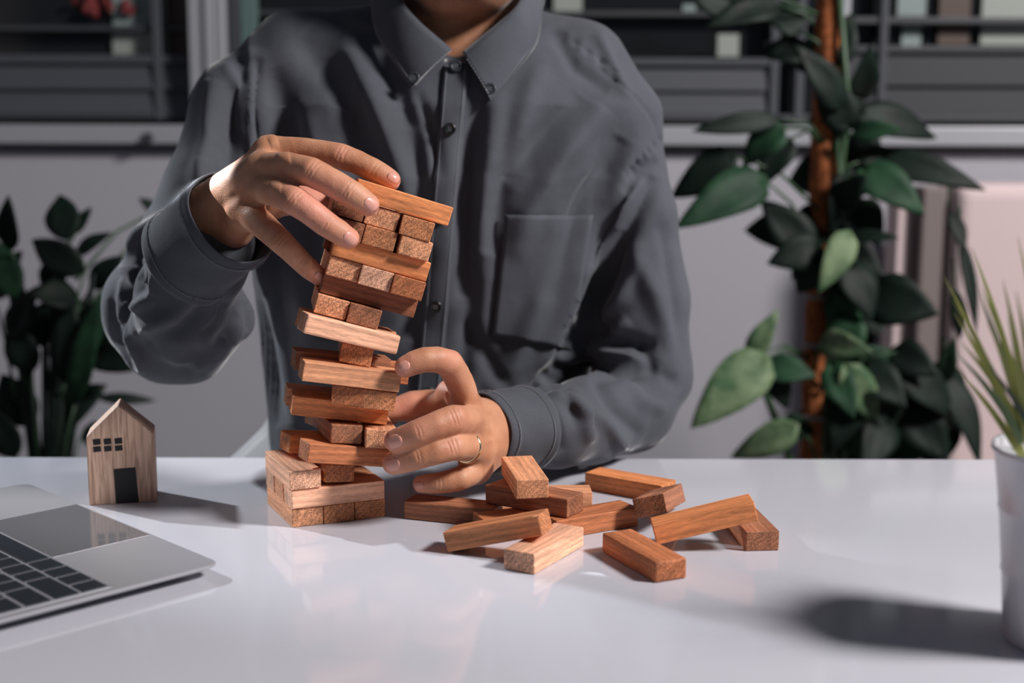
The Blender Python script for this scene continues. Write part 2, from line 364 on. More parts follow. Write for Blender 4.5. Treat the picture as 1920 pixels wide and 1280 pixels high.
BL = {
'17': ('L', -83.9, 985.42, 248.17, 11.09, 17.16, .04, OR, 2, 'long orange-brown block lying across the very top of the tower'),
'16a': ('E', 0, 0, 0, 0, 0, 0, DK, 0, 'dark block end under the middle fingertip, left one of the row below the top block'),
'16b': ('E', -104.2, 1008.86, 236.6, 10.22, 16.9, .1, PE, 1, 'block end with a small dark knot, middle of the row below the top block'),
'16c': ('E', -77.48, 1009.35, 228.84, 9.08, 15.9, 0, MI, 0, 'speckled brown block end, rightmost in the row just below the top block'),
'15a': ('E', 0, 0, 0, 0, 0, 0, DK, 0, 'mostly covered block end behind the ring fingertip near the tower top'),
'15b': ('E', -106, 1007.12, 221.58, 10.23, 15.9, .1, MI, 1, 'smooth brown block end at the centre of the second row of ends from the top'),
'15c': ('E', -80.53, 1009.78, 213.91, 11.76, 16.0, .1, PE, 2, 'pale round-cornered block end, rightmost in the second row of ends from the top'),
'14': ('L', -101.07, 986.33, 205.55, 10.05, 16.5, -.2, OR, 1, 'long orange block with a dark right third, just below the ring fingertip'),
'14b': ('L', 0, 0, 0, 0, 0, 0, VD, 0, 'dark block whose left tip peeps out behind the long block under the ring finger'),
'13a': ('E', -134.23, 1008.04, 198.3, 11.49, 16.4, .18, PE, 1, 'tan block end beside the little fingertip, left of a row of three'),
'13b': ('E', -109.73, 1008.71, 191.17, 10.82, 16.5, .17, LT, 0, 'pale block end with a central knot, middle of the row beside the little fingertip'),
'13c': ('E', -85.58, 1009.9, 183.97, 10.82, 16.3, 0, RE, 0, 'dark red-brown diagonal-grained block end, right of the row beside the little fingertip'),
'12': ('L', -111.22, 993.66, 176.75, 10.73, 16.8, -.1, VD, 0, 'long block painted dark for shade under the row of three, below the little fingertip'),  # shade from the overhanging row is put into the dark wood tone
'12b': ('L', 0, 0, 0, 0, 0, 0, MI, 0, 'hidden long block at the back of the layer below the little fingertip'),
'11a': ('E', -143.06, 1007.04, 169.45, 10.35, 16.3, 0, PE, 1, 'tan block end, left one of the pair at mid tower'),
'11b': ('E', -118.81, 1008.29, 162.33, 10.47, 15.9, -.15, DK, 0, 'dark striped block end, right one of the pair at mid tower'),
'10': ('L', -124.11, 974.8, 149.6, 21, 15.95, .6, LT, 3, 'long light block with a chipped worn right end, tilted at mid tower'),
'10b': ('L', 0, 0, 0, 0, 0, 0, MI, 0, 'long block tucked behind the chipped light block at mid tower'),
'9': ('E', -123.65, 1009.16, 132.12, 8.0, 13.27, -.33, MI, 2, 'single reddish block end alone in its layer, just above the lower index fingertip'),
'8f': ('L', -123.87, 972.34, 117.6, 16.47, 9.65, .9, PE, 1, 'long light brown block whose right end touches the lower index fingertip'),
'8b': ('L', -134.5, 1001.2, 122.2, 17.2, 7.8, -.5, DK, 0, 'dark shaded block sticking out left behind the one under the index finger'),
'8c': ('L', -121.6, 1028.6, 112.6, 14, 8.6, -.2, RE, 0, 'rear block whose short brown end shows under the lower index fingertip'),
'7a': ('E', -129.31, 1002.35, 101.9, 7.37, 8.73, .2, RE, 0, 'left one of the two adjoining block ends level with the lower thumb'),
'7b': ('E', -107.9, 1005.78, 98.2, 10.85, 8.61, .4, MI, 0, 'right one of the two adjoining block ends level with the lower thumb'),
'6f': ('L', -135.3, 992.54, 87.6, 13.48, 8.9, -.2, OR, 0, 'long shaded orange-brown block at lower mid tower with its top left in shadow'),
'6m': ('L', -144.0, 1018.3, 89.6, 14.3, 8.6, -.6, PE, 0, 'rear long block jutting out left of its front neighbour at lower mid tower'),
'5a': ('L', -134.5, 1065.5, 66.7, 33.74, 4.4, 0, PE, 0, 'slanting rear block whose pale left corner shows low in the tower'),
'5b': ('E', -138.86, 1005.35, 70.6, 19, 6.1, -1.0, DK, 2, 'dark swirled block end with a shaded left side, left of the middle fingertip'),
'5c': ('E', -106.9, 1005.09, 65.5, 10.59, 4.02, -4.0, PE, 2, 'speckled tan block end touched by the middle fingertip'),
'4f': ('L', -125.73, 979.72, 54.4, 25.98, 9.3, -.8, RE, 1, 'long red-speckled block with a dark left end, held by the ring fingertip'),
'4b': ('L', -148.22, 1023.71, 52.6, 28.5, 7.42, -.71, OR, 1, 'block with a dark grey left end behind the red-speckled block'),
'3a': ('E', -173.1, 994.79, 38.0, 24.87, 0, 0, LT, 0, 'light block laid front to back, left one on the upright base of the tower'),
'3b': ('E', -149.98, 1008.79, 38.75, 26.97, 5.4, -.9, RE, 3, 'round-cornered dark speckled block end just above the base of the tower'),
'2f': ('L', -138.9, 984.96, 22.6, 24.4, 0, 0, LT, 0, 'long pale block at the front of the second layer from the table'),
'2m': ('L', -150.36, 1008.66, 22.6, 25.0, 0, 0, PE, 0, 'middle block of the second layer, only its left end showing'),
'2b': ('L', -161.9, 1033.2, 22.6, 25.0, 0, 0, LT, 0, 'rear block of the second layer, its left end farthest from the camera'),
'1a': ('E', -172.98, 999.17, 7.45, 25.5, 0, 0, PE, 1, 'bottom layer block at the left front corner of the tower with a pale long side'),
'1b': ('E', -149.93, 1008.88, 7.45, 25.4, 0, 0, MI, 1, 'middle block end of the bottom layer with a diagonal crack line'),
'1c': ('E', -127.25, 1019.79, 7.45, 25.7, 0, 0, MI, 1, 'right block end of the bottom layer with a pale centre stripe'),
'D': ('L', -9.89, 898.07, 17.6, -18.51, -15.22, -2.62, MI, 2, 'front left block of the pile, tilted up onto the pale block'),
'G': ('L', 17.12, 967.2, 22.5, -33.5, 0, 0, DK, 2, 'block toned dark for shade, directly under the topmost block of the pile'),  # shade on the front is painted in as a darker tone overall
'I': ('E', 9.73, 973.34, 37.6, 8.94, 0, 0, PE, 1, 'topmost block of the pile, its square end towards the camera'),
'K': ('E', 116.05, 982.71, 16.3, -15.66, -16.07, -8.9, DK, 1, 'block with a dark end tipped over behind the pile centre, bright on its right side'),
'M': ('L', 139.81, 911.93, 22.1, -1.67, -14.81, -1.6, OR, 1, 'right-hand orange block leaning up on the dark end block'),
'J': ('L', 27.29, 1021.9, 7.45, 1.77, 0, 0, PE, 1, 'block mostly hidden behind the topmost block, its right end showing'),
'H': ('L', 59.61, 959.69, 7.5, 29.95, 0, 0, RE, 0, 'block lying in the pile centre with its right end in shadow'),
'F': ('L', 9.5, 956.5, 7.45, 24.0, 0, 0, RE, 0, 'flat block buried in the middle of the pile, only its left corner showing'),
'A': ('E', 178.65, 943.08, 7.45, 5.5, 0, 0, DK, 1, 'dark brown block at the far right of the pile with its end to the camera'),
'B': ('E', 92.21, 873.84, 7.45, 24.95, 0, 0, RE, 3, 'red-brown block lying nearest to the camera, right of the pale block'),
'C': ('E', 23.79, 889.57, 7.45, -30.1, 0, 0, LT, 2, 'pale streaked block with a dark near end at the front of the pile'),
'L': ('L', 100.08, 1063.75, 7.45, -35.63, 0, 0, OR, 1, 'orange block lying farthest back in the pile, nearest to the table edge'),
'E': ('L', -45.76, 984.62, 7.45, -18.65, 0, 0, DK, 3, 'block darkened for its shaded front at the left of the pile, under the little finger'),  # the unlit front is put into a darker base colour
}
def rel(dst, src, dx, dy, dz=0, dyaw=0):
    k, x, y, z, a, b, c_ = BL[src][:7]
    M3 = Rm(*[math.radians(q) for q in (a, b, c_)]); o = M3 @ Vector((dx, dy, dz))
    d = list(BL[dst]); d[1:7] = [x+o.x, y+o.y, z+o.z, a+dyaw, b, c_]; BL[dst] = tuple(d)
rel('16a', '16b', -25.5, 1); rel('15a', '15b', -25.4, 0, -.2); rel('14b', '14', -4, 49, .2); rel('12b', '12', -3, 48, .2); rel('10b', '10', 4, 27)
for k, (kind, x, y, z, a, b, c_, colr, var, lab) in BL.items():
    R3 = Rm(math.radians(a), math.radians(b), math.radians(c_))
    if kind == 'E': R3 = R3 @ Matrix.Rotation(math.pi/2, 3, 'Z')
    o = bpy.data.objects.new('wooden_block', BMS[var]); COL.objects.link(o)
    o.matrix_world = Matrix.Translation((x*MM, y*MM, z*MM)) @ R3.to_4x4()
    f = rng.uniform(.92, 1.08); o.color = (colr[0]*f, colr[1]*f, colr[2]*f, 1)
    o['label'] = lab; o['category'] = 'wooden block'; o['group'] = PL if k in 'DGIKMJHFABCLE' else TW

# ------------------------------------------------------------------ laptop
C0 = UZ(402, 1049, 10); e1 = np.array([-.7079, .7063, 0]); e2 = np.array([-.7063, -.7079, 0]); ez = np.array([0, 0, 1.0])
lt = empty('laptop', (C0[0]+e1[0]*139+e2[0]*95, C0[1]+e1[1]*139+e2[1]*95, 0), 'silver laptop with black keys at lower left, cut off by the frame', 'laptop')
def lp(a, b, z): return C0+e1*a+e2*b+ez*(z-10)
def lbox(m, a0, a1, b0, b1, z0, z1):
    V = [lp(a, b, z) for a in (a0, a1) for b in (b0, b1) for z in (z0, z1)]
    return m.add(V, [(0, 1, 3, 2), (4, 6, 7, 5), (0, 4, 5, 1), (2, 3, 7, 6), (0, 2, 6, 4), (1, 5, 7, 3)])
A0, A1, B1 = -9, 287, 200
# tapered base with rounded corners: loops at several heights
def rrect(a0, a1, b0, b1, r, z, n=7):
    P = []
    for cxx, cyy, s in ((a1-r, b1-r, 0), (a0+r, b1-r, 1), (a0+r, b0+r, 2), (a1-r, b0+r, 3)):
        for i in range(n):
            q = math.pi/2*(s+i/(n-1)); P.append(lp(cxx+r*math.cos(q), cyy+r*math.sin(q), z if z > 5 else z+0*cyy))
    return P
m = MB(); loops = [rrect(A0+16, A1-16, 20, B1-8, 6, 3.2), rrect(A0+5, A1-5, 6, B1-2, 9, 5.2), rrect(A0, A1, 0, B1, 10, 8.0), rrect(A0, A1, 0, B1, 10, 9.4), rrect(A0+.7, A1-.7, .7, B1-.7, 10, 10)]
n = len(loops[0]); V = [p for l in loops for p in l]; Fs = []
for i in range(len(loops)-1):
    for k in range(n): Fs.append((i*n+k, i*n+(k+1) % n, (i+1)*n+(k+1) % n, (i+1)*n+k))
Fs += [tuple(range(n))[::-1], tuple((len(loops)-1)*n+k for k in range(n))]
parts = [m.add(V, Fs).build('base', ALUM)]
parts.append(lbox(MB(), 83, 195, 3, 76, 9.9, 10.12).build('trackpad', PADG))
g = MB()
for a0, a1, b0, b1 in ((82.4, 83, 2.4, 76.6), (195, 195.6, 2.4, 76.6), (82.4, 195.6, 2.4, 3), (82.4, 195.6, 76, 76.6)): lbox(g, a0, a1, b0, b1, 9.9, 10.16)
parts.append(g.build('trackpad_rim', flat('bright_bevel', (.7, .7, .73), .25, .9)))
g = MB()
for a0, a1, b0, b1 in ((-1.6, 0, 77, 180), (278, 279.4, 77, 180), (-1.6, 279.4, 76.9, 78.2), (-1.6, 279.4, 179, 180)): lbox(g, a0, a1, b0, b1, 9.9, 10.5)
parts.append(g.build('keyboard_rim', ALUM))
rows = [([17.5]*3+[21]+[94]+[21, 17.5, 17.5, 17.5, 17.5], 78.6, 17), ([43]+[17]*10+[42], 97, 16.5), ([33]+[17]*11+[34], 115.5, 16.5),
        ([24]+[17]*12+[24], 134, 16.5), ([24]+[17]*13, 152.5, 16.5), ([18]*14, 170.5, 8)]
keys = []
for ws, b0, h in rows:
    tot = sum(ws); gap = (277-tot)/(len(ws)); a = .8
    for wk in ws:
        k_ = lbox(MB(), a+.5, a+wk-.5, b0+.4, b0+h-.6, 9.9, 10.9).build('key', KEYM); bevel(k_, .4, 1); keys.append(k_); a += wk+gap
parts += keys
sc = MB(); ld = MB()
tl = math.radians(18)
def lbk(a, h, t): return C0+e1*a+e2*(B1-4+math.sin(tl)*h+math.cos(tl)*t)+ez*(2+math.cos(tl)*h-math.sin(tl)*t)
ld.add([lbk(a, h, t) for a in (A0, A1) for h in (0, 190) for t in (0, 5)], [(0, 1, 3, 2), (4, 6, 7, 5), (0, 4, 5, 1), (2, 3, 7, 6), (0, 2, 6, 4), (1, 5, 7, 3)])
sc.add([lbk(a, h, t) for a in (A0+5, A1-5) for h in (8, 186) for t in (-.4, 0)], [(0, 1, 3, 2), (4, 6, 7, 5), (0, 4, 5, 1), (2, 3, 7, 6), (0, 2, 6, 4), (1, 5, 7, 3)])
lid = ld.build('lid', ALUM); scr = sc.build('screen', GLASSD, lid)
parts.append(lid)
own(lt, *parts)

# ------------------------------------------------------------------ toy house
hb = UZ(167.5, 947.5, 0); yaw = math.radians(13); HX = np.array([math.cos(yaw), math.sin(yaw), 0]); HYv = np.array([-math.sin(yaw), math.cos(yaw), 0])
WH, HW, HA, HD = 52.5, 57, 81.5, 35
ho = empty('toy_house', hb+HX*WH/2+HYv*HD/2, 'small wooden toy house with black painted door and windows beside the laptop', 'toy house')
def hp(a, d, z): return hb+HX*a+HYv*d+ez*z
prof = [(0, 0), (WH, 0), (WH, HW), (WH/2-.8, HA), (0, HW)]
V = [hp(a, d, z) for d in (0, HD) for a, z in prof]
body_h = bevel(MB().add(V, [(0, 1, 2, 3, 4), (9, 8, 7, 6, 5)]+[(i, i+5, (i+1) % 5+5, (i+1) % 5) for i in range(5)]).build('house_body', None), .8, 3)
m_, t_, b_ = nt('pale_beech'); Lk = t_.links.new
tc = N(t_, 'ShaderNodeTexCoord'); mp = N(t_, 'ShaderNodeMapping'); mp.inputs['Scale'].default_value = (1, 1, .07); Lk(tc.outputs['Object'], mp.inputs[0])
n1 = N(t_, 'ShaderNodeTexNoise', i_Scale=420.0, i_Detail=4.0, i_Distortion=.5); Lk(mp.outputs[0], n1.inputs['Vector'])
rr = N(t_, 'ShaderNodeValToRGB'); Lk(n1.outputs[0], rr.inputs[0]); rr.color_ramp.elements[0].position = .36; rr.color_ramp.elements[1].position = .6
rr.color_ramp.elements[0].color = (.46, .28, .20, 1); rr.color_ramp.elements[1].color = (.78, .54, .41, 1); Lk(rr.outputs[0], b_.inputs['Base Color']); b_.inputs['Roughness'].default_value = .6
BEECH = m_; body_h.data.materials.append(BEECH)
ps = [body_h]
def patch(name, pts):
    V = [hp(a, -.35, z) for a, z in pts]+[hp(a, .2, z) for a, z in pts]
    return MB().add(V, [(0, 1, 2, 3), (7, 6, 5, 4), (0, 4, 5, 1), (1, 5, 6, 2), (2, 6, 7, 3), (3, 7, 4, 0)]).build(name, PAINT)
for a0, a1 in ((5.2, 11), (13.6, 19.2), (22, 27.8)):
    for z0, z1 in ((44.4, 48.9), (50.2, 55)):
        ps.append(patch('painted_window', [(a0+.3, z0), (a1+.2, z0+.4), (a1-.1, z1+.3), (a0, z1)]))
ps.append(patch('painted_door', [(21, .6), (39, .5), (37.3, 30), (20.3, 29.4)]))
own(ho, *ps)

# ------------------------------------------------------------------ pot of grass
pc = np.array([332., 733., 0])
pt = empty('potted_grass', pc, 'white metal bucket of yellow-green grass cut off by the right edge', 'potted plant')
pp = [MB().lathe([(0, 0), (36, 0), (38, 2), (40.5, 40), (41.5, 42), (41, 44), (44, 78), (45, 80), (44.6, 82), (48.5, 113), (50.5, 115), (50, 118), (47.5, 117), (47, 112), (0, 104)], pc, 56).build('bucket', POT, smooth=True)]
pp.append(MB().lathe([(0, 107), (46.5, 106)], pc, 30).build('soil', SOIL))
def blade(m, base, tip, wd, sag=.15, nseg=7):
    base, tip = np.array(base, float), np.array(tip, float); d = tip-base; side = np.cross(d, [0, 1, .2]); side /= np.linalg.norm(side)+1e-9
    V = []
    for i in range(nseg+1):
        t = i/nseg; p = base+d*t+np.array([0, 0, 1])*math.sin(math.pi*t)*np.linalg.norm(d)*sag
        wl = wd*(1-t**1.8)+.15; V += [p-side*wl/2, p+side*wl/2+np.array([0, .0, 0])]
        V += []
    m.add(V, [(2*i, 2*i+1, 2*i+3, 2*i+2) for i in range(nseg)])
blades = [((1898, 812), (1785, 560), 730), ((1890, 808), (1788, 585), 745), ((1905, 800), (1830, 540), 715), ((1900, 790), (1800, 640), 735), ((1915, 800), (1880, 525), 725),
          ((1898, 815), (1850, 720), 700), ((1892, 830), (1800, 700), 750), ((1910, 810), (1850, 600), 700), ((1902, 800), (1860, 570), 750), ((1918, 790), (1838, 535), 735),
          ((1908, 815), (1890, 590), 690), ((1900, 812), (1790, 660), 715), ((1925, 800), (1905, 545), 700)]
for i, (a, b, Y) in enumerate(blades):
    m = MB(); A_ = U(a[0]+18, a[1]+15, 733); A_[0] = min(max(A_[0], pc[0]-38), pc[0]+38); blade(m, A_, U(b[0], b[1], Y), 4.2, .05)
    pp.append(solid(m.build('grass_blade', (GRASS1, GRASS1, GRASS2)[i % 3]), .4))
for i in range(42):
    a = rng.uniform(0, 2*math.pi); r0 = rng.uniform(5, 38); r1 = r0+rng.uniform(10, 75); m = MB()
    blade(m, pc+[r0*math.cos(a), r0*math.sin(a), 104], pc+[r1*math.cos(a)+15, r1*math.sin(a), rng.uniform(170, 245)], rng.uniform(3, 5), .06)
    pp.append(solid(m.build('grass_blade', (GRASS1, GRASS2, GRASS3)[i % 3]), .4))
own(pt, *pp)

# ------------------------------------------------------------------ plants behind
def leaf_mesh(m, base, tip, wd, heart=.0, fold=.18, droop=.12, view=(0, -1, .25), n=9):
    base, tip = np.array(base, float), np.array(tip, float); d = tip-base; Lg = np.linalg.norm(d); t_ = d/Lg
    nrm = np.array(view, float); nrm -= t_*np.dot(nrm, t_); nrm /= np.linalg.norm(nrm); s = np.cross(t_, nrm)
    rows = []
    for i in range(n+1):
        t = i/n; wl = wd/2*(math.sin(math.pi*t**(.62 if heart else .85))**.8)*(1-.12*t) if 0 < t < 1 else 0.3
        c_ = base+d*t+nrm*(-droop*Lg*t*t+.05*Lg*math.sin(math.pi*t))
        row = []
        for k in (-1, -.5, 0, .5, 1):
            back = -heart*wd*.35*abs(k)*(1-t)**3
            row.append(c_+s*wl*k+nrm*(-fold*wl*abs(k)*-1+.03*wd*math.sin(9*t+3*k))+t_*back)
        rows.append(row)
    return m.grid(rows)
def plant(name, root, label, leaves, hub, extra=(), seed=3):
    r = empty(name, root, label, 'plant'); P = list(extra); rg = np.random.RandomState(seed)
    for (bx, by, tx, ty, wd, Y, mt, he) in leaves:
        b = U(bx, by, Y); t = U(tx, ty, Y-rg.uniform(-30, 60)); sc_ = Y/F
        lf = leaf_mesh(MB(), b, t, wd*sc_*1.12, heart=he, view=(rg.uniform(-.3, .3), -1, rg.uniform(.1, .6))).build('leaf', mt, smooth=True)
        P.append(solid(lf, .8))
        h_ = hub(b) if Y < 1805 or name != 'climbing_houseplant' or bx < 1770 else b+np.array([-6, 0, 40.0]); mid = (h_+b)/2+np.array([0, 0, 18.0])
        P.append(MB().tube([h_, mid, b], [2.6, 2.2, 1.6], 6).build('petiole', STEM, smooth=True))
    own(r, *P); return r
YP = 1800; pb = U(1522, 857, YP); pxp = pb[0]
zp0 = -700
pole = MB()
zz = np.linspace(-640, U(1525, -60, YP)[2], 60)
pole.tube([(pxp+ (6 if z > 50 else 0)*0, YP, z) for z in zz], [17+rng.uniform(-1.2, 1.2) for z in zz], 18)
pole = pole.build('moss_pole', COIR, smooth=True)
pot2 = MB().lathe([(0, -740), (110, -740), (140, -480), (146, -478), (146, -462), (132, -462), (128, -500), (0, -505)], (pxp, YP, 0), 40).build('planter', flat('dark_planter', (.05, .05, .055), .5), smooth=True)
band = [MB().lathe([(17.8, 0), (19.4, 1), (19.4, 6), (17.8, 7)], (pxp, YP, U(1520, v, YP)[2]), 16).build('tie', flat('tie_cord', (.25, .24, .22), .7)) for v in (785, 560, 650)]
Dk, Gn, Pv = LEAFD, LEAFG, LEAFP
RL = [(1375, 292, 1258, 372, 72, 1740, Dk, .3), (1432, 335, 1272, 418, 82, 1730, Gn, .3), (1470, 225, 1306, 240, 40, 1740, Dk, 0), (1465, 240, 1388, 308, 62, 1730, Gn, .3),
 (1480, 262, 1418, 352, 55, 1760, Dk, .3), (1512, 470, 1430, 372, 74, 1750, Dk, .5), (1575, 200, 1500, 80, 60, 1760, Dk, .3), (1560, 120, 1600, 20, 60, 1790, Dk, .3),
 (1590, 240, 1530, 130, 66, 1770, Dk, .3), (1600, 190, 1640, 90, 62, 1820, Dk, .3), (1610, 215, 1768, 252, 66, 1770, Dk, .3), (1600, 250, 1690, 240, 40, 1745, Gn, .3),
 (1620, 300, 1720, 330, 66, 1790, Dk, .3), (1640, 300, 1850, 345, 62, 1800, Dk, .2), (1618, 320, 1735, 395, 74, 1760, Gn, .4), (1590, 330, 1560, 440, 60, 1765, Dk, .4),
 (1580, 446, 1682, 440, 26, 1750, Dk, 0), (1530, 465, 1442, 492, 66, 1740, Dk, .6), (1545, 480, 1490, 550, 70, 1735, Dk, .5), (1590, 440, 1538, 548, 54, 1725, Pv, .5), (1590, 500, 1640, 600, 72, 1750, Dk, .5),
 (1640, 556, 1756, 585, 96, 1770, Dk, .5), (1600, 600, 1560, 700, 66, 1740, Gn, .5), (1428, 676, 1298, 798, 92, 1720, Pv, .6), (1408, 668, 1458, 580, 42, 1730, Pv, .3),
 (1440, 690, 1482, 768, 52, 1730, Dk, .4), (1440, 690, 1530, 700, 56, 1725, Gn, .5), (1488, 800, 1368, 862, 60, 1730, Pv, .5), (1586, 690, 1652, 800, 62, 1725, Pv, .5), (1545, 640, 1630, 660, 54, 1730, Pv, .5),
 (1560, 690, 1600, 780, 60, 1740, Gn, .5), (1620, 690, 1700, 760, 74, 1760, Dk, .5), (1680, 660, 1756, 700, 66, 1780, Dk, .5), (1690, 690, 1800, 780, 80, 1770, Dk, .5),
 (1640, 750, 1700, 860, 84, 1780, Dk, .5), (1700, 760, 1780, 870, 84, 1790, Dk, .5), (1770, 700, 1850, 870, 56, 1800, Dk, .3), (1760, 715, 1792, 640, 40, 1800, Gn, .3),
 (1600, 740, 1560, 850, 70, 1760, Dk, .5), (1660, 790, 1620, 880, 70, 1760, Dk, .5), (1780, 395, 1812, 470, 30, 1810, Dk, 0), (1800, 440, 1836, 620, 24, 1820, Dk, 0), (1790, 540, 1802, 640, 30, 1820, Dk, 0),  # last three thin leaves stand in for leaf shadows on the seat
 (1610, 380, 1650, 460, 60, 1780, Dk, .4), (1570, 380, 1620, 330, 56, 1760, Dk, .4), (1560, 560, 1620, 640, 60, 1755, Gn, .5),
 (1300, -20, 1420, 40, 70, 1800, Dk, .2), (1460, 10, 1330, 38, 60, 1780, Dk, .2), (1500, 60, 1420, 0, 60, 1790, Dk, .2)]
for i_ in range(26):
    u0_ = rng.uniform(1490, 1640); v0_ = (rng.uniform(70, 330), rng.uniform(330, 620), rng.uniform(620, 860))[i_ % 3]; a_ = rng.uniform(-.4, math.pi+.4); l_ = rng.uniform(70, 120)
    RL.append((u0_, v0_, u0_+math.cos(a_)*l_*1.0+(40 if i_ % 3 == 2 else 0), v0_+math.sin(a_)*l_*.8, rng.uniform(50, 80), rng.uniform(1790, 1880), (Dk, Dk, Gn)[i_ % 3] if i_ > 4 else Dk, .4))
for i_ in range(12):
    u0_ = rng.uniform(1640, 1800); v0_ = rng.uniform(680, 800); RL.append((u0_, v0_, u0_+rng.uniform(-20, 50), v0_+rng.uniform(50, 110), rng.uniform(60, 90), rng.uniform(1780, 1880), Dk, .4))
def hubR(b): return np.array([pxp+rng.uniform(-8, 16), YP+rng.uniform(-12, 12), min(b[2]-rng.uniform(10, 110), 700)])
stems = []
for (a, b_, c2) in (((1560, 857), (1585, 500), (1570, 250)), ((1580, 857), (1620, 640), (1600, 480)), ((1640, 857), (1690, 760), (1720, 660)), ((1565, 400), (1590, 200), (1570, -60)), ((1480, 857), (1415, 680), (1440, 640))):
    P3 = [U(a[0], a[1], 1785)*[1, 1, 1]]; P3 += [U(b_[0], b_[1], 1775), U(c2[0], c2[1], 1780)]
    P3.insert(0, np.array([P3[0][0]*.6+pxp*.4, YP, -480]))
    stems.append(MB().tube(P3, [7, 6, 5, 4], 8).build('stem', STEM, smooth=True))
plant('climbing_houseplant', (pxp, YP, -740), 'tall climbing plant with heart-shaped leaves on an orange-brown coir pole', RL, hubR, [pole, pot2]+band+stems, 5)
# left plant: dark ovate leaves on arching stems
YL = 1760; bx0 = U(80, 857, YL)[0]
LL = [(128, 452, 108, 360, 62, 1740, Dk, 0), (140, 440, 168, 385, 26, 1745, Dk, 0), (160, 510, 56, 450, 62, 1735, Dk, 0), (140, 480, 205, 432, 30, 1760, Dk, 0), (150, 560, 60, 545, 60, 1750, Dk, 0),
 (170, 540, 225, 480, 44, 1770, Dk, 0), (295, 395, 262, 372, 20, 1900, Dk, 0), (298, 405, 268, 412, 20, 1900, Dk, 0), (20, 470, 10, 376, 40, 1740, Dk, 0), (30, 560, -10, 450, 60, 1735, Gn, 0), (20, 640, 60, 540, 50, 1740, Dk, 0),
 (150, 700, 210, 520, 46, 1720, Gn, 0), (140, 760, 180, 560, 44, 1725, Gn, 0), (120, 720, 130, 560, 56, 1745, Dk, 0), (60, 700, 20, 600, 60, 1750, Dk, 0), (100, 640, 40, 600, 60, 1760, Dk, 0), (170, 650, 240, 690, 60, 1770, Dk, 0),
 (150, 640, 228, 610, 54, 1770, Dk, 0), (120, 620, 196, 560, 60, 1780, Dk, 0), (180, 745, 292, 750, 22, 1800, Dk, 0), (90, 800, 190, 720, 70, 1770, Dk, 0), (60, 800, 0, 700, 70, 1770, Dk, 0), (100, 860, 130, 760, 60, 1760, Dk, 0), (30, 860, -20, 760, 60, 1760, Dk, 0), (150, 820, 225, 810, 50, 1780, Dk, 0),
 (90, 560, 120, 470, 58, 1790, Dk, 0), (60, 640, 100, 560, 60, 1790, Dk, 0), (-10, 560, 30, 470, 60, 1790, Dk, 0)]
def hubL(b): return np.array([bx0+(b[0]-bx0)*.45, YL+rng.uniform(-20, 20), b[2]-rng.uniform(60, 160)])
stems = []
for i in range(8):
    t = U(rng.uniform(0, 190), rng.uniform(460, 620), YL)
    stems.append(MB().tube([(bx0+rng.uniform(-25, 25), YL, -500), (bx0*.6+t[0]*.4, YL, -150), t], [9, 7.5, 4], 8).build('stem', LEAFD, smooth=True))
potL = MB().lathe([(0, -740), (100, -740), (125, -520), (130, -518), (130, -502), (118, -502), (114, -530), (0, -535)], (bx0, YL, 0), 40).build('planter', flat('black_planter', (.03, .03, .03), .5), smooth=True)
plant('dark_leafy_houseplant', (bx0, YL, -740), 'dark leafy houseplant with oval leaves at far left', LL, hubL, [potL]+stems, 9)

# ------------------------------------------------------------------ white chair showing beside the shirt hem
ch = empty('chair', (-140, 1420, -740), 'white smooth chair side showing low beside the left of the shirt', 'chair')
P4 = [U(405, 880, 1300), U(432, 857, 1300), U(466, 826, 1301), U(497, 792, 1303), U(512, 745, 1306), U(530, 640, 1312), U(560, 600, 1318)]
A4 = np.array([P4[0]]+P4+[P4[-1]]); cur = []
for i in range(1, len(A4)-2):
    for k in range(5):
        t = k/5; p0, p1, p2, p3_ = A4[i-1], A4[i], A4[i+1], A4[i+2]
        cur.append(.5*((2*p1)+(-p0+p2)*t+(2*p0-5*p1+4*p2-p3_)*t*t+(-p0+3*p1-3*p2+p3_)*t**3))
rows = [[p, p+[14, 10+14, -1.0*0], p*[1, 1, 0]+[18, 34, min(p[2]-20, -60)], p*[1, 1, 0]+[40, 60, -285]] for p in cur]
rows = [[p+[0, 14, -16], p, p+[9, -9, -5], p+[26, -42, -26], p*[1, 1, 0]+[60, -66, -90], p*[1, 1, 0]+[70, -50, -288]] for p in cur]
arm = solid(MB().grid(rows).build('side_panel', CHAIRM, smooth=True), 6)
bk = bevel(MB().box((-330, 1470, -250), (110, 1490, -130)).build('backrest', CHAIRM), 8, 3)
seat = bevel(MB().box((-330, 1130, -318), (110, 1490, -292)).build('seat', CHAIRM), 8, 3)
lgs = [MB().tube([(x, y, -316), (x*1.05-2, y+(y-1310)*.1, -740)], [14, 11], 12).build('leg', ALU, smooth=True) for x in (-300, 80) for y in (1160, 1460)]
own(ch, arm, bk, seat, *lgs)
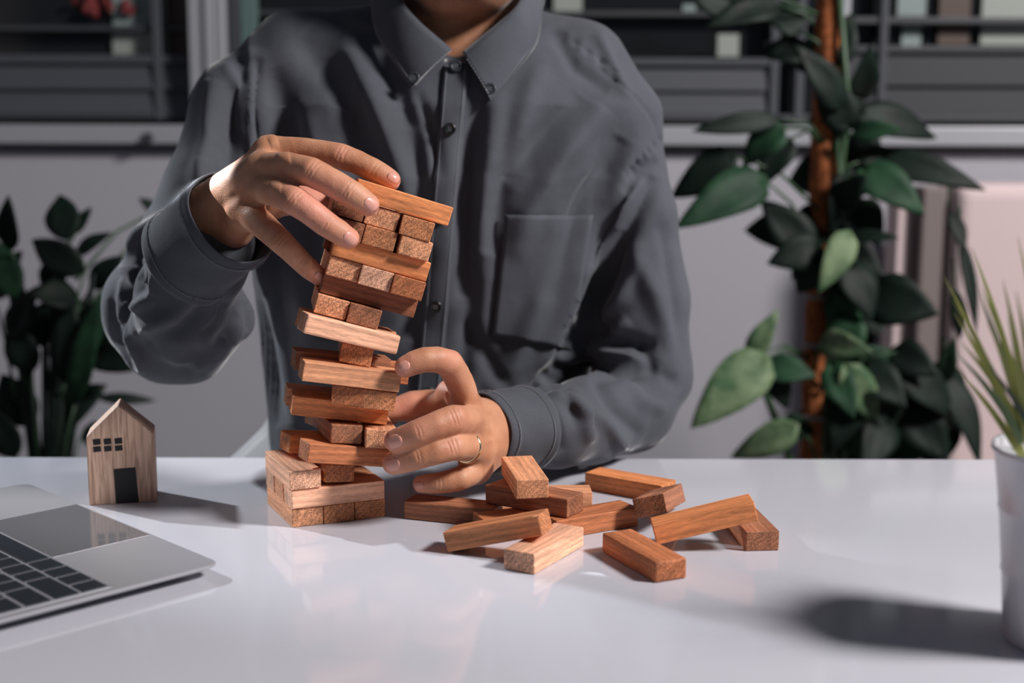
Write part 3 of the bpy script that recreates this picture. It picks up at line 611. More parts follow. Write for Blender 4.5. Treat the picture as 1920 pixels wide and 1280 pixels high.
# ------------------------------------------------------------------ the person: signed distance fields turned into smooth surfaces
import openvdb
class Field:
    def __init__(s, lo, hi, vox):
        s.lo = np.array(lo, np.float32); s.vox = vox; s.n = np.ceil((np.array(hi)-s.lo)/vox).astype(int)+1
        ax = [s.lo[i]+np.arange(s.n[i], dtype=np.float32)*vox for i in range(3)]
        s.X, s.Y, s.Z = np.meshgrid(*ax, indexing='ij', sparse=True); s.D = np.full(s.n, 60, np.float32)
    def cone(s, a, b, r1, r2, sq=None):
        a = np.array(a, np.float32); b = np.array(b, np.float32); ba = b-a; L2 = float(ba@ba)+1e-6
        x, y, z = s.X-a[0], s.Y-a[1], s.Z-a[2]
        h = np.clip((x*ba[0]+y*ba[1]+z*ba[2])/L2, 0, 1)
        d2 = (x-h*ba[0])**2+(y-h*ba[1])**2+(z-h*ba[2])**2
        return np.sqrt(d2)-(r1+(r2-r1)*h)
    def ell(s, c, r, R=None):
        x, y, z = s.X-c[0], s.Y-c[1], s.Z-c[2]
        if R is not None: x, y, z = (R[0][0]*x+R[0][1]*y+R[0][2]*z, R[1][0]*x+R[1][1]*y+R[1][2]*z, R[2][0]*x+R[2][1]*y+R[2][2]*z)
        k = np.sqrt((x/r[0])**2+(y/r[1])**2+(z/r[2])**2)
        return (k-1)*min(r)*(.5+.5*np.clip(k, 0, 1))
    @staticmethod
    def smin(a, b, k):
        h = np.clip(.5+.5*(b-a)/k, 0, 1); return b*(1-h)+a*h-k*h*(1-h)
    def add(s, d, k=0): s.D = np.minimum(s.D, d) if k <= 0 else s.smin(s.D, d, k)
    def mesh(s, iso=0.0):
        g = openvdb.FloatGrid(60.0); g.copyFromArray(np.ascontiguousarray(np.clip(s.D, -60, 60), dtype=np.float32))
        P, Q = g.convertToQuads(iso) if True else (0, 0)
        return P.astype(np.float64)*s.vox+s.lo, Q.astype(np.int64)[:, ::-1]
def vnorm(V, Q):
    n = np.cross(V[Q[:, 2]]-V[Q[:, 0]], V[Q[:, 3]]-V[Q[:, 1]]); out = np.zeros_like(V)
    for k in range(4): np.add.at(out, Q[:, k], n)
    return out/(np.linalg.norm(out, axis=1, keepdims=True)+1e-9)
def orient(V, Q):
    # make sure the normals point outwards
    n = np.cross(V[Q[:, 2]]-V[Q[:, 0]], V[Q[:, 3]]-V[Q[:, 1]]); c = V[Q].mean(1); vol = (n*(c-V.mean(0))).sum()
    return Q if vol > 0 else Q[:, ::-1]
def strokes(V, Nn, SL, facing=.12):
    """raise or press folds: each stroke is a polyline given where the photo shows it, profile gaussian across"""
    u, v, w_ = PX(V); vd = V-CAM; vd /= np.linalg.norm(vd, axis=1, keepdims=True); fc = np.clip((-(vd*Nn).sum(1)-facing*.3)/facing, 0, 1)
    H = np.zeros(len(V))
    for pts, wd, amp in SL:
        pts = np.array(pts, float); best = np.full(len(V), 1e9); tt = np.zeros(len(V)); n = len(pts)-1
        lens = np.r_[0, np.cumsum(np.linalg.norm(np.diff(pts, axis=0), axis=1))]; 
        lo = pts.min(0)-4*wd; hi = pts.max(0)+4*wd
        I = np.where((u > lo[0]) & (u < hi[0]) & (v > lo[1]) & (v < hi[1]) & (fc > 0))[0]
        if len(I) == 0: continue
        bu = np.full(len(I), 1e9); bt = np.zeros(len(I))
        for i in range(n):
            a = pts[i]; d = pts[i+1]-a; h = np.clip(((u[I]-a[0])*d[0]+(v[I]-a[1])*d[1])/(d@d), 0, 1)
            dd = np.hypot(u[I]-a[0]-h*d[0], v[I]-a[1]-h*d[1]); k = dd < bu
            bu[k] = dd[k]; bt[k] = (lens[i]+h*np.linalg.norm(d))[k]/lens[-1]
        tap = np.clip(np.sin(np.pi*np.clip(bt, 0, 1)), 0, 1)**.5*.85+.15
        H[I] += amp*np.exp(-(bu/wd)**2)*tap
    return V+Nn*(H*fc)[:, None]
def noise3(V, sc, seed=0):
    r = np.random.RandomState(seed); o = np.zeros(len(V))
    for k in range(10):
        d = r.normal(size=3); d /= np.linalg.norm(d); f = 2*np.pi/sc*r.uniform(.6, 1.6); o += np.sin(V@d*f+r.uniform(0, 7)+1.3*np.sin(V@r.normal(size=3)/sc*2.2))
    return o/4

# --- hands
def chain(fl, J, k=3.0):
    d = None
    for (p, r), (q, s_) in zip(J[:-1], J[1:]):
        c_ = fl.cone(p, q, r, s_); d = c_ if d is None else (fl.smin(d, c_, k) if k > 0 else np.minimum(d, c_))
    return d
def hand(fingers, palm, extra, vox=.88, web=9):
    pts = np.array([p for c_ in fingers+palm+extra for p, r in c_])
    fl = Field(pts.min(0)-30, pts.max(0)+30, vox)
    pd = None
    for c_ in palm:
        d = chain(fl, c_, 4); pd = d if pd is None else fl.smin(pd, d, 11)
    for c_ in extra: pd = fl.smin(pd, chain(fl, c_, 6), 8)
    out = pd
    for c_ in fingers:
        d = chain(fl, c_, 0)
        # blend with the palm only close to the knuckle
        kb = c_[0][0]; dist = np.sqrt((fl.X-kb[0])**2+(fl.Y-kb[1])**2+(fl.Z-kb[2])**2)
        k = np.clip(web*(1-(dist-10)/28), .6, web)
        h = np.clip(.5+.5*(d-out)/k, 0, 1); out = d*(1-h)+out*h-k*h*(1-h)
    out = out.astype(np.float32)
    for _ in range(5):
        for ax_ in range(3): out = (np.roll(out, 1, ax_)+2*out+np.roll(out, -1, ax_))/4
    fl.D = out-.15; V, Q = fl.mesh(); return V, orient(V, Q)
J = lambda px, py, Y, r: (U(px, py, Y), r)
R_idx = [J(505, 284, 1020, 12), J(572, 284, 1012, 10.6), J(638, 293, 1003, 10.1), J(668, 303, 1002, 9.2), J(700, 319, 1001, 9.0), J(718, 329, 1000.5, 8.7), J(732, 338, 1000, 8.1)]
R_mid = [J(492, 316, 1000, 12), J(540, 313, 974, 11.2), J(585, 323, 955, 10.8), J(620, 341, 953, 10.2), J(654, 360, 953, 9.9), J(674, 373, 955, 9.4), J(690, 384, 957, 8.5)]
R_rng = [J(480, 350, 999, 12), J(515, 359, 970, 11), J(552, 376, 948, 10.4), J(582, 397, 947, 9.8), J(612, 420, 949, 9.5), J(636, 435, 953, 9.0), J(653, 446, 956, 8.2)]
R_pnk = [J(460, 398, 1004, 12), J(492, 421, 985, 10.4), J(525, 451, 970, 9.4), J(546, 471, 972, 8.6), J(566, 491, 976, 8.3), J(584, 507, 981, 7.8), J(596, 517, 985, 7.1)]
R_thb = [J(440, 400, 1035, 15), J(500, 380, 1046, 13.5), J(552, 372, 1046, 11.5), J(575, 378, 1044, 11.3), J(612, 392, 1040, 9.2)]
R_w = U(408, 402, 1040); R_fa = U(340, 490, 1105)
R_palm = [[(R_fa, 25), (R_w, 23), J(505, 290, 1018, 12)], [(R_w, 23), J(488, 322, 1002, 12.5)], [(R_w, 22), J(476, 353, 1003, 12.5)], [(R_w, 21), J(440, 427, 1026, 15), J(458, 404, 1006, 12)], [(R_w, 22), J(448, 372, 1026, 19)]]
VR, QR = hand([R_idx, R_mid, R_rng, R_pnk], R_palm, [R_thb])
L_idx = [J(876, 765, 1020, 12), J(862, 715, 1000, 10.9), J(843, 681, 982, 10.6), J(820, 674, 974, 10.0), J(796, 674, 969, 9.5), J(776, 680, 967, 9.1), J(760, 688, 966, 8.3)]
L_mid = [J(888, 800, 1012, 13), J(874, 789, 984, 11.8), J(850, 786, 962, 11.1), J(818, 797, 954, 10.4), J(786, 810, 951, 10.0), J(760, 820, 954, 9.6), J(742, 826, 957, 8.9)]
L_rng = [J(892, 843, 1008, 12.5), J(872, 837, 980, 11.1), J(850, 838, 962, 10.4), J(818, 846, 955, 9.8), J(786, 856, 954, 9.4), J(758, 864, 958, 9.1), J(738, 869, 962, 8.5)]
L_pnk = [J(890, 878, 1014, 11.5), J(880, 888, 998, 10), J(862, 897, 988, 9.4), J(842, 902, 985, 8.6), J(824, 905, 984, 8.2), J(806, 906, 985, 7.8), J(790, 907, 986, 7.0)]
L_thb = [J(898, 782, 1058, 17), J(848, 765, 1066, 14), J(805, 760, 1066, 12), J(775, 762, 1064, 11.6), J(722, 770, 1058, 9.5)]
L_w = U(935, 806, 1062); L_fa = U(1010, 798, 1105)
L_palm = [[(L_fa, 26), (L_w, 24), J(872, 772, 1024, 13.5)], [(L_w, 23), J(890, 803, 1014, 14)], [(L_w, 22), J(893, 845, 1010, 13.5)], [(L_w, 21), J(893, 876, 1018, 12.5)], [(L_w, 22), J(895, 820, 1030, 19)]]
L_web = [[J(868, 742, 1030, 11), J(842, 735, 1045, 9), J(828, 752, 1056, 10)]]
VL, QL = hand([L_idx, L_mid, L_rng, L_pnk], L_palm, [L_thb]+L_web)
def perp(a, b, L_, off=0.0):
    a = np.array(a, float); b = np.array(b, float); d = b-a; d /= np.hypot(*d); n = np.array([-d[1], d[0]]); c_ = a+d*off; return [tuple(c_-n*L_/2+d*1.5), tuple(c_-n*L_/6), tuple(c_+n*L_/6), tuple(c_+n*L_/2+d*1.5)]
cre = []; bump = []
for a, b, L_ in (((585, 318), (612, 336), 40), ((654, 358), (680, 375), 34), ((552, 372), (575, 390), 38), ((614, 421), (640, 438), 32), ((526, 452), (548, 472), 34), ((566, 492), (585, 507), 28),
                 ((640, 287), (668, 300), 34), ((702, 318), (722, 330), 30), ((855, 780), (825, 792), 38), ((787, 808), (760, 818), 32), ((850, 836), (822, 845), 34), ((786, 855), (760, 862), 30), ((826, 905), (800, 907), 26)):
    for off in (-7, 0, 7) if L_ > 33 else (-3, 3.5): cre.append((perp(a, b, L_*(1-.03*abs(off)), off), 1.8, -.5))
    bump.append(([a, (a[0]+1, a[1])], 12, .35))
bump += [([(505, 268), (520, 262)], 14, 1.2), ([(520, 300), (545, 296)], 13, 1.2), ([(505, 350), (528, 352)], 13, 1.2), ([(425, 345), (500, 275)], 7, .5), ([(420, 375), (478, 315)], 7, .5), ([(425, 400), (478, 350)], 7, .5),
         ([(905, 790), (930, 775)], 8, .8), ([(905, 830), (925, 825)], 6, .8)]
def finish_hand(V, Q):
    for _ in range(2):
        Nn = vnorm(V, Q)
        V = strokes(V, Nn, bump if _ == 0 else cre)
    V = V+vnorm(V, Q)*(noise3(V, 16, 3)*.14)[:, None]
    return V
VR = finish_hand(VR, QR); VL = finish_hand(VL, QL)

# --- head, neck and hidden trunk
Nk0 = U(862, 150, 1290); Hc = U(872, -175, 1285)
fl = Field((-330, 1080, -300), (230, 1420, 700), 3.4)
fl.add(fl.cone(Nk0+[0, 12, -60], Nk0+[3, 10, 10], 75, 56), 0)
fl.add(fl.cone(Nk0+[0, 10, 0], Hc+[0, 22, -30], 55, 54), 18)
fl.add(fl.ell(Hc+[0, 8, 48], (78, 98, 86)), 15)                         # skull
jaw = U(868, -20, 1215)
fl.add(fl.ell(Hc+[0, -18, -30], (64, 78, 82)), 16)
fl.add(fl.ell(jaw+[0, 8, 4], (29, 25, 18)), 24)                          # chin
for s_ in (-1, 1):
    fl.add(fl.cone(jaw+[s_*22, 14, 2], Hc+[s_*62, 10, -34], 15, 16), 20)   # jaw line
    fl.add(fl.ell(Hc+[s_*78, 18, 4], (7, 17, 29)), 5)                    # ear
    fl.add(fl.ell(Hc+[s_*36, -74, 2], (21, 17, 14)), 14)                 # cheek
    fl.add(fl.cone(Hc+[s_*12, -90, 42], Hc+[s_*46, -78, 44], 7, 6), 9)     # brow
    fl.add(fl.ell(Hc+[s_*31, -76, 26], (13, 12, 9)), 4)                  # eye
fl.add(fl.cone(Hc+[0, -92, 32], Hc+[0, -112, -6], 6, 10), 8)               # nose
fl.add(fl.cone(Hc+[-10, -100, -10], Hc+[10, -100, -10], 7, 7), 6)
mo = Hc+[0, -88, -40]
fl.add(fl.cone(mo+[-20, 2, 3], mo+[20, 2, 3], 4.5, 4.5), 5); fl.add(fl.cone(mo+[-16, 1, -7], mo+[16, 1, -7], 6, 6), 5)
Tc = U(815, 500, 1290); shR, elR, shL, elL = U(470, 220, 1282), U(305, 590, 1192), U(1140, 260, 1282), U(1205, 730, 1240)
fl.add(fl.ell(Tc+[0, 15, 30], (140, 82, 230)), 30); fl.add(fl.cone(Tc+[0, 10, -60], Tc+[0, 20, -230], 100, 95), 30)
for tq in (shR, shL): fl.add(fl.cone(Nk0+[0, 15, -60], tq, 30, 28), 30)
VH, QH = fl.mesh(); QH = orient(VH, QH)
# arms inside the sleeves
fl = Field((-370, 1030, -20), (230, 1340, 460), 5)
for a, b, c_ in ((shR, elR, R_fa), (shL, elL, L_fa)): fl.add(fl.cone(a, b, 26, 22), 8); fl.add(fl.cone(b, c_, 22, 20), 8)
VA, QA = fl.mesh(); QA = orient(VA, QA)
def joinm(parts):
    V = []; Q = []; n = 0
    for v, q in parts: V.append(v); Q.append(q+n); n += len(v)
    return np.vstack(V), np.vstack(Q)
VB, QB = joinm([(VR, QR), (VL, QL), (VH, QH), (VA, QA)])
per = empty('person', (Tc[0], Tc[1], -740), 'person in a slate grey button-down shirt steadying the wooden block tower with both hands', 'person')
bm_ = npmesh('body', VB, QB); u_, v_, _w = PX(VB)
red = np.zeros(len(VB))
for (cx, cy, rr_, s_) in ((745, 340, 26, .8), (700, 392, 26, .8), (662, 455, 26, .8), (600, 523, 24, .8), (745, 685, 30, .75), (735, 830, 30, .7), (730, 872, 30, .7), (780, 908, 26, .8), (835, 720, 30, .5), (590, 380, 60, .8), (545, 405, 20, .7),
                           (640, 285, 20, .35), (585, 315, 20, .3), (548, 372, 20, .3), (850, 672, 24, .4), (858, 782, 22, .35), (850, 837, 20, .35), (760, 765, 60, .6), (440, 465, 25, .6)):
    red = np.maximum(red, s_*np.exp(-((u_-cx)**2+(v_-cy)**2)/rr_**2))
at = bm_.attributes.new('red', 'FLOAT', 'POINT'); at.data.foreach_set('value', red.astype(np.float32))
be = np.zeros(len(VB)); hm = (np.arange(len(VB)) >= len(VR)+len(VL)) & (np.arange(len(VB)) < len(VR)+len(VL)+len(VH))
be[hm] = .75*np.clip((Hc[2]-20-VB[hm, 2])/30, 0, 1)*np.clip((VB[hm, 2]-(jaw[2]-22))/12, 0, 1)*np.clip((Hc[1]-VB[hm, 1])/30, 0, 1)
at = bm_.attributes.new('beard', 'FLOAT', 'POINT'); at.data.foreach_set('value', be.astype(np.float32))
body = link('body', bm_, SKIN)
own(per, body)
def bvh(V, Q): return BVHTree.FromPolygons([tuple(v) for v in V], [tuple(int(i) for i in q) for q in Q])
def hit(tree, px, py, default=None):
    d = np.array([(px-960)/F, (640-py)/F, 1.0]) @ CR; d /= np.linalg.norm(d)
    loc, nn, i, dist = tree.ray_cast(Vector(CAM), Vector(d))
    if loc is None: return default, None
    nn = np.array(nn); 
    if nn@d > 0: nn = -nn
    return np.array(loc), nn
TH = bvh(*joinm([(VR, QR), (VL, QL)]))
def nail(cx, cy, dx, dy, ln, wd):
    d = np.array([dx, dy], float); d /= np.hypot(*d); s_ = np.array([-d[1], d[0]]); G = []
    for i in range(9):
        t = -1+2*i/8; row = []
        for j in range(7):
            r_ = -1+2*j/6; sh = (1-abs(t)**4*(.45 if t < 0 else .25))
            p = np.array([cx, cy])+d*t*ln/2+s_*r_*wd/2*sh+d*(-(r_**2)*ln*.10*(1 if t > 0 else -.6))*abs(t)
            q, nn = hit(TH, *p)
            if q is None: q = G[-1][j] if G else None; nn = None
            row.append((q, nn, r_, t))
        G.append(row) if all(x[0] is not None for x in row) else None
        if len(G) and G[-1] is row:
            row[:] = [(q-(q-CAM)/np.linalg.norm(q-CAM)*(-.15+.50*(1-r_*r_)*(1-.6*t**4))) if nn is None else q+nn*(-.15+.50*(1-r_*r_)*(1-.6*t**4)) for q, nn, r_, t in row]
    if len(G) < 3: return
    o = solid(MB().grid(G).build('fingernail', NAIL, smooth=True), .3, 0); o.parent = body; o.matrix_parent_inverse = Matrix.Identity(4)
for a in ((738, 334, 27, 16, 26, 19), (696, 383, 22, 24, 30, 24), (657, 448, 24, 24, 30, 24), (600, 519, 20, 19, 22, 18), (757, 686, -30, 8, 24, 19), (740, 828, -30, 11, 29, 28), (736, 871, -30, 9, 28, 25), (784, 909, -30, 3, 22, 15)): nail(*a)
# ring on the ring finger of the lower hand
c_ = U(874, 838, 984); ax = U(850, 837, 962)-U(892, 843, 1008); ax /= np.linalg.norm(ax); ax = ax*.9+np.array([.0, 0, .0]); ax /= np.linalg.norm(ax)
s1 = np.cross(ax, [0, 0, 1]); s1 /= np.linalg.norm(s1); s2 = np.cross(s1, ax); rows = []
for i in range(41):
    q = 2*math.pi*i/40; dr = s1*math.cos(q)+s2*math.sin(q); rows.append([c_+dr*11.4-ax*1.5, c_+dr*12.4-ax*1.2, c_+dr*12.7, c_+dr*12.4+ax*1.2, c_+dr*11.4+ax*1.5])
ring = MB().grid(rows).build('ring', GOLD, smooth=True); own(per, ring); ring['label'] = 'thin pale gold ring'

# --- shirt
lo = (-400, 1000, -70); hi = (260, 1430, 440)
fl = Field(lo, hi, 2.8)
# trunk: stacked ellipses following the photo
rowsT = [(880, 780, 1306, 146, 100), (700, 800, 1302, 164, 108), (500, 818, 1292, 182, 116), (330, 832, 1285, 184, 116), (200, 845, 1282, 172, 104), (110, 855, 1286, 120, 84), (70, 862, 1290, 78, 70)]
zz = []; pr = []
for py, cx, Y, a, b in rowsT:
    p = U(cx, py, Y); zz.append(p[2]); pr.append((p[0], p[1], a, b))
pr = np.array(pr); zz = np.array(zz); Zf = fl.Z.ravel(); I = np.argsort(zz)
c4 = [np.interp(Zf, zz[I], pr[I, k]).reshape(1, 1, -1) for k in range(4)]
kk = (np.abs((fl.X-c4[0])/c4[2])**2.3+np.abs((fl.Y-c4[1])/c4[3])**2.3)**(1/2.3)
tr = (kk-1)*np.minimum(c4[2], c4[3])
tr = np.maximum(tr, (fl.Z-(zz.max()-6))); tr = np.maximum(tr, (-60-fl.Z))
fl.D = np.minimum(60, tr).astype(np.float32)
# shoulders and sleeves
sh = [(U(800, 62, 1292), U(560, 118, 1283), 34, 46), (U(560, 118, 1283), U(468, 205, 1268), 46, 50),
      (U(930, 62, 1292), U(1090, 128, 1283), 34, 40), (U(1090, 128, 1283), U(1148, 222, 1272), 42, 46)]
d = None
for a, b, r1, r2 in sh:
    c_ = fl.cone(a, b, r1, r2); d = c_ if d is None else fl.smin(d, c_, 20)
fl.D = fl.smin(fl.D, d, 32)
slv = []
RS = [(U(455, 210, 1264), 48), (U(405, 350, 1235), 46), (U(345, 480, 1212), 47), (U(300, 585, 1192), 49), (U(330, 628, 1165), 42), (U(348, 560, 1110), 42), (U(385, 480, 1062), 36), (U(400, 455, 1046), 33)]
LS = [(U(1142, 235, 1266), 46), (U(1180, 400, 1258), 44), (U(1204, 560, 1252), 44), (U(1206, 700, 1242), 46), (U(1178, 762, 1215), 43), (U(1100, 790, 1150), 38), (U(1040, 800, 1106), 35), (U(1010, 803, 1090), 32)]
for ch_, kb in ((RS, 15), (LS, 15)):
    d = None
    for (p, r), (q, s_) in zip(ch_[:-1], ch_[1:]):
        c_ = fl.cone(p, q, r, s_); d = c_ if d is None else fl.smin(d, c_, 10)
    fl.D = fl.smin(fl.D, d, kb)
_nk = fl.cone(Nk0+[1, 8, -40], Nk0+[3, 10, 120], 60, 60); _zv = U(857, 112, 1215)[2]
fl.D = np.where(fl.Z > _zv, np.maximum(fl.D, -_nk), fl.D).astype(np.float32)
_sc = fl.ell((U(857, 100, 1200)[0], 1206, _zv+46), (50, 54, 50)); fl.D = np.maximum(fl.D, -_sc).astype(np.float32)
# flaring where the elbow of the raised arm hangs, flat underside where the lower sleeve lies on the table
fl.D = fl.smin(fl.D, fl.cone(U(262, 560, 1180), U(290, 650, 1160), 26, 24), 22)
fl.D = fl.smin(fl.D, fl.cone(U(370, 660, 1150), U(430, 600, 1120), 22, 22), 20)
fl.D = np.maximum(fl.D, np.where(fl.Y < 1195, 1.6-fl.Z, -99).astype(np.float32)-0*fl.X)
VS, QS = fl.mesh(); QS = orient(VS, QS)
# folds, pressed into and raised from the cloth
FO = [
# chest, left of the placket (viewer's left)
([(560, 60), (640, 170), (720, 330), (760, 430)], 26, -7), ([(640, 70), (700, 200), (750, 330), (790, 480)], 20, 6), ([(500, 130), (560, 300), (590, 480), (600, 640)], 26, -9),
([(470, 90), (480, 220), (500, 400)], 20, 5), ([(560, 200), (620, 380), (640, 520)], 22, 6), ([(690, 60), (780, 240), (800, 420), (770, 640)], 20, -7), ([(770, 170), (800, 300), (805, 470)], 16, 5),
([(780, 170), (815, 260), (822, 330)], 9, -4), ([(520, 480), (540, 640), (560, 800)], 24, 6), ([(475, 560), (500, 700), (520, 800)], 22, -9), ([(660, 180), (660, 300), (700, 420)], 18, -4),
# chest, right of the placket
([(905, 180), (880, 260), (870, 420), (870, 560)], 16, -7), ([(930, 190), (915, 330), (900, 520), (890, 640)], 18, 5), ([(1090, 180), (1010, 260), (940, 340), (905, 470)], 22, -6), ([(1130, 200), (1050, 300), (990, 400), (960, 480)], 20, 6),
([(1170, 260), (1110, 360), (1060, 460), (1020, 560)], 20, -8), ([(1010, 120), (980, 220), (960, 330)], 20, 4), ([(1195, 330), (1150, 440), (1080, 580), (1000, 740)], 20, 9), ([(1230, 330), (1180, 420), (1130, 530), (1070, 660)], 16, -9),
([(1160, 430), (1100, 560), (1040, 680), (985, 760)], 18, -10), ([(900, 480), (880, 640), (860, 720)], 16, -5), ([(1060, 420), (1030, 520), (960, 680), (920, 740)], 16, 5), ([(870, 600), (930, 700), (960, 740)], 14, -4),
([(1120, 60), (1150, 130), (1180, 180)], 9, 4), ([(1205, 300), (1150, 400), (1110, 500)], 10, -5), ([(1040, 60), (1080, 130), (1140, 170)], 12, -4),
# lower sleeve
([(1235, 300), (1195, 330), (1170, 360)], 12, -5), ([(1110, 590), (1150, 640), (1230, 650)], 14, -6), ([(1040, 700), (1100, 690), (1180, 700), (1235, 690)], 13, -8), ([(1050, 680), (1120, 660), (1200, 670), (1250, 720)], 12, 6),
([(1040, 720), (1080, 760), (1110, 830)], 11, 6), ([(1010, 700), (1060, 730), (1090, 800)], 11, -6), ([(1110, 700), (1150, 760), (1200, 820)], 12, -6), ([(1150, 700), (1200, 750), (1250, 770)], 12, 5),
([(1190, 640), (1230, 700), (1270, 720)], 12, -7), ([(1000, 720), (1040, 790), (1050, 850)], 11, -5), ([(1180, 450), (1230, 560), (1260, 660)], 16, 4), ([(1240, 420), (1262, 540), (1275, 660)], 12, -4), ([(1060, 740), (1140, 800), (1180, 850)], 10, 5),
([(970, 730), (1020, 760), (1030, 830)], 10, 5), ([(1090, 650), (1130, 640), (1180, 600)], 12, 6), ([(1200, 480), (1160, 560), (1110, 620)], 12, 5),
# raised sleeve
([(460, 100), (440, 200), (430, 330)], 20, -9), ([(400, 150), (390, 260), (360, 350)], 14, 6), ([(470, 60), (474, 160), (472, 330)], 6, 3.5), ([(478, 110), (486, 240), (500, 330)], 10, -8), ([(420, 120), (450, 170), (455, 260)], 9, 4),
([(225, 480), (260, 440), (320, 400), (372, 345)], 10, 6), ([(232, 530), (270, 470), (330, 420)], 16, -9), ([(284, 450), (286, 500), (292, 556)], 8, 7), ([(292, 556), (262, 572), (246, 578)], 8, 6), ([(262, 500), (268, 530), (262, 556)], 12, -7),
([(232, 500), (234, 560), (250, 640), (270, 700)], 9, 7), ([(210, 560), (225, 640), (250, 690)], 12, -6), ([(260, 620), (330, 590), (400, 520)], 11, 4), ([(270, 640), (340, 620), (420, 540)], 14, -5), ([(340, 690), (400, 660), (450, 590)], 12, -5),
([(300, 660), (370, 680), (430, 640)], 12, 5), ([(300, 440), (350, 500), (420, 530)], 12, -4), ([(380, 630), (410, 600), (420, 560)], 6, -3), ([(340, 400), (380, 350), (380, 300)], 12, 5)]
FO = [(a, b_*1.12, c_*(1.8 if np.mean([p[0] for p in a]) > 870 and np.mean([p[1] for p in a]) < 640 and b_ > 12 else 1.35)) for a, b_, c_ in FO]
NS = vnorm(VS, QS)
VS = strokes(VS, NS, [f for f in FO if f[1] > 12], .25); NS = vnorm(VS, QS)
VS = strokes(VS, NS, [f for f in FO if f[1] <= 12], .25); NS = vnorm(VS, QS)
# puckered seams
def seam(pts, w_=3.0, a=-1.6): return (pts, w_, a)
SE = [seam([(1122, 130), (1180, 170), (1220, 215), (1240, 262)]), seam([(1240, 262), (1205, 300), (1172, 325)]), seam([(470, 70), (476, 130), (470, 200)]), seam([(1060, 66), (1120, 110), (1180, 150)], 3, -1.2)]
for k in range(14):
    t = k/13; a = np.array([1238, 250])*(1-t)+np.array([1172, 325])*t; SE.append(([tuple(a), tuple(a+[9, 11])], 3, -1.2 if k % 2 else 1.2))
for k in range(9):
    t = k/8; a = np.array([1070, 62])*(1-t)+np.array([1165, 140])*t; SE.append(([tuple(a), tuple(a+[-7, 14])], 4, -1.5 if k % 2 else 1.5))
VS = strokes(VS, NS, SE, .2); NS = vnorm(VS, QS)
VS = VS+NS*(noise3(VS, 70, 5)*.8+noise3(VS, 21, 8)*.15)[:, None]
near = VS[:, 1] < 1195
VS[near, 2] = np.maximum(VS[near, 2], 1.0)
shirt = link('shirt', npmesh('shirt', VS, QS), SHIRT); own(per, shirt); shirt['label'] = 'slate grey cotton shirt'
TS = bvh(VS, QS)
def sp(o):
    o.parent = shirt; o.matrix_parent_inverse = Matrix.Identity(4); return o
# cuffs: open tubes round each wrist
def cuff(rim, back, r0, r1, sq=1.0, ph=0, flare=0):
    ax = np.array(back)-np.array(rim); L_ = np.linalg.norm(ax); ax /= L_; s1 = np.cross(ax, [0, 0, 1]); s1 /= np.linalg.norm(s1); s2 = np.cross(s1, ax); rows = []; st = []
    for i in range(49):
        q = 2*math.pi*i/48; dr = s1*math.cos(q)+s2*math.sin(q)*sq; row = []
        for j in range(15):
            t = -.02+1.06*j/14; r = r0+(r1-r0)*t+.9*math.sin(3*q+ph)+.5*math.sin(5*q+9*t)+(1.0 if j in (1, 2) else 0)+(1.6*math.exp(-((t-1)/.07)**2))+flare*max(0, math.cos(q-ph))*(1-t)
            row.append(np.array(rim)+ax*L_*t+dr*r)
        rows.append(row)
    o = solid(MB().grid(rows).build('cuff', SHIRT, smooth=True), 1.8, 0); sp(o)
    bq = bmesh.new(); bq.from_mesh(o.data); bmesh.ops.remove_doubles(bq, verts=bq.verts, dist=1e-5); bq.to_mesh(o.data); bq.free()
    sb = o.modifiers.new('s', 'SUBSURF'); sb.levels = 1; sb.render_levels = 1
    m = MB()
    for jj, ph2 in ((2, 0), (12, 1)):
        for i in range(48):
            a = rows[i][jj]; b = rows[i+1][jj]; c0 = np.array(rim)+ax*((a-np.array(rim))@ax); n_ = (a-c0)/np.linalg.norm(a-c0)
            for t0 in (.05, .38, .71):
                m.tube([a+(b-a)*t0+n_*1.6, a+(b-a)*(t0+.2)+n_*1.6], .55, 4)
    s_ = m.build('stitching', STITCH, o); s_['kind'] = 'stuff'
    return o, rows
cuff(U(439, 407, 1020), U(358, 480, 1062), 39, 41, 1.0, .6)
cuff(U(905, 813, 1048), U(988, 803, 1086), 33, 36, 1.0, 1.0)
# collar
def leafc(top, bot, name='collar_leaf'):
    def sm(P, n):
        P = np.array(P); out = []
        for i in range(len(P)-1):
            p0 = P[max(i-1, 0)]; p1 = P[i]; p2 = P[i+1]; p3 = P[min(i+2, len(P)-1)]
            for k in range(n):
                t = k/n; out.append(.5*((2*p1)+(-p0+p2)*t+(2*p0-5*p1+4*p2-p3)*t*t+(-p0+3*p1-3*p2+p3)*t**3))
        out.append(P[-1]); return np.array(out)
    A = sm(top, 6); B = sm(bot, 6); rows = []
    for a, b in zip(A, B):
        row = []
        for j in range(9):
            t = j/8; p = a*(1-t)+b*t; d = p-np.array([Nk0[0], Nk0[1], p[2]]); d /= np.linalg.norm(d)+1e-6
            row.append(p+d*5*math.sin(math.pi*t)**.8)
        rows.append(row)
    o = solid(MB().grid(rows).build(name, SHIRT, smooth=True), 2.6, 0); sp(o); return o, rows
def onS(px, py, off, dY=1250):
    q, nn = hit(TS, px, py)
    if q is None: return U(px, py, dY)
    v = CAM-q; v /= np.linalg.norm(v); return q+v*off
yv = onS(857, 128, 0)[1]-2
V0r = U(868, 99, yv); V0l = U(847, 93, yv-1)
topR = [V0r, U(900, 72, yv+2), U(934, 44, yv+10), U(972, 6, yv+26), U(988, -40, 1270), U(975, -75, 1320), U(920, -90, 1362)]
botR = [onS(921, 189, 5), onS(950, 158, 6), onS(975, 124, 6), onS(1004, 80, 8), onS(1014, 24, 10, 1262), U(1012, -15, 1330), U(930, -30, 1392)]
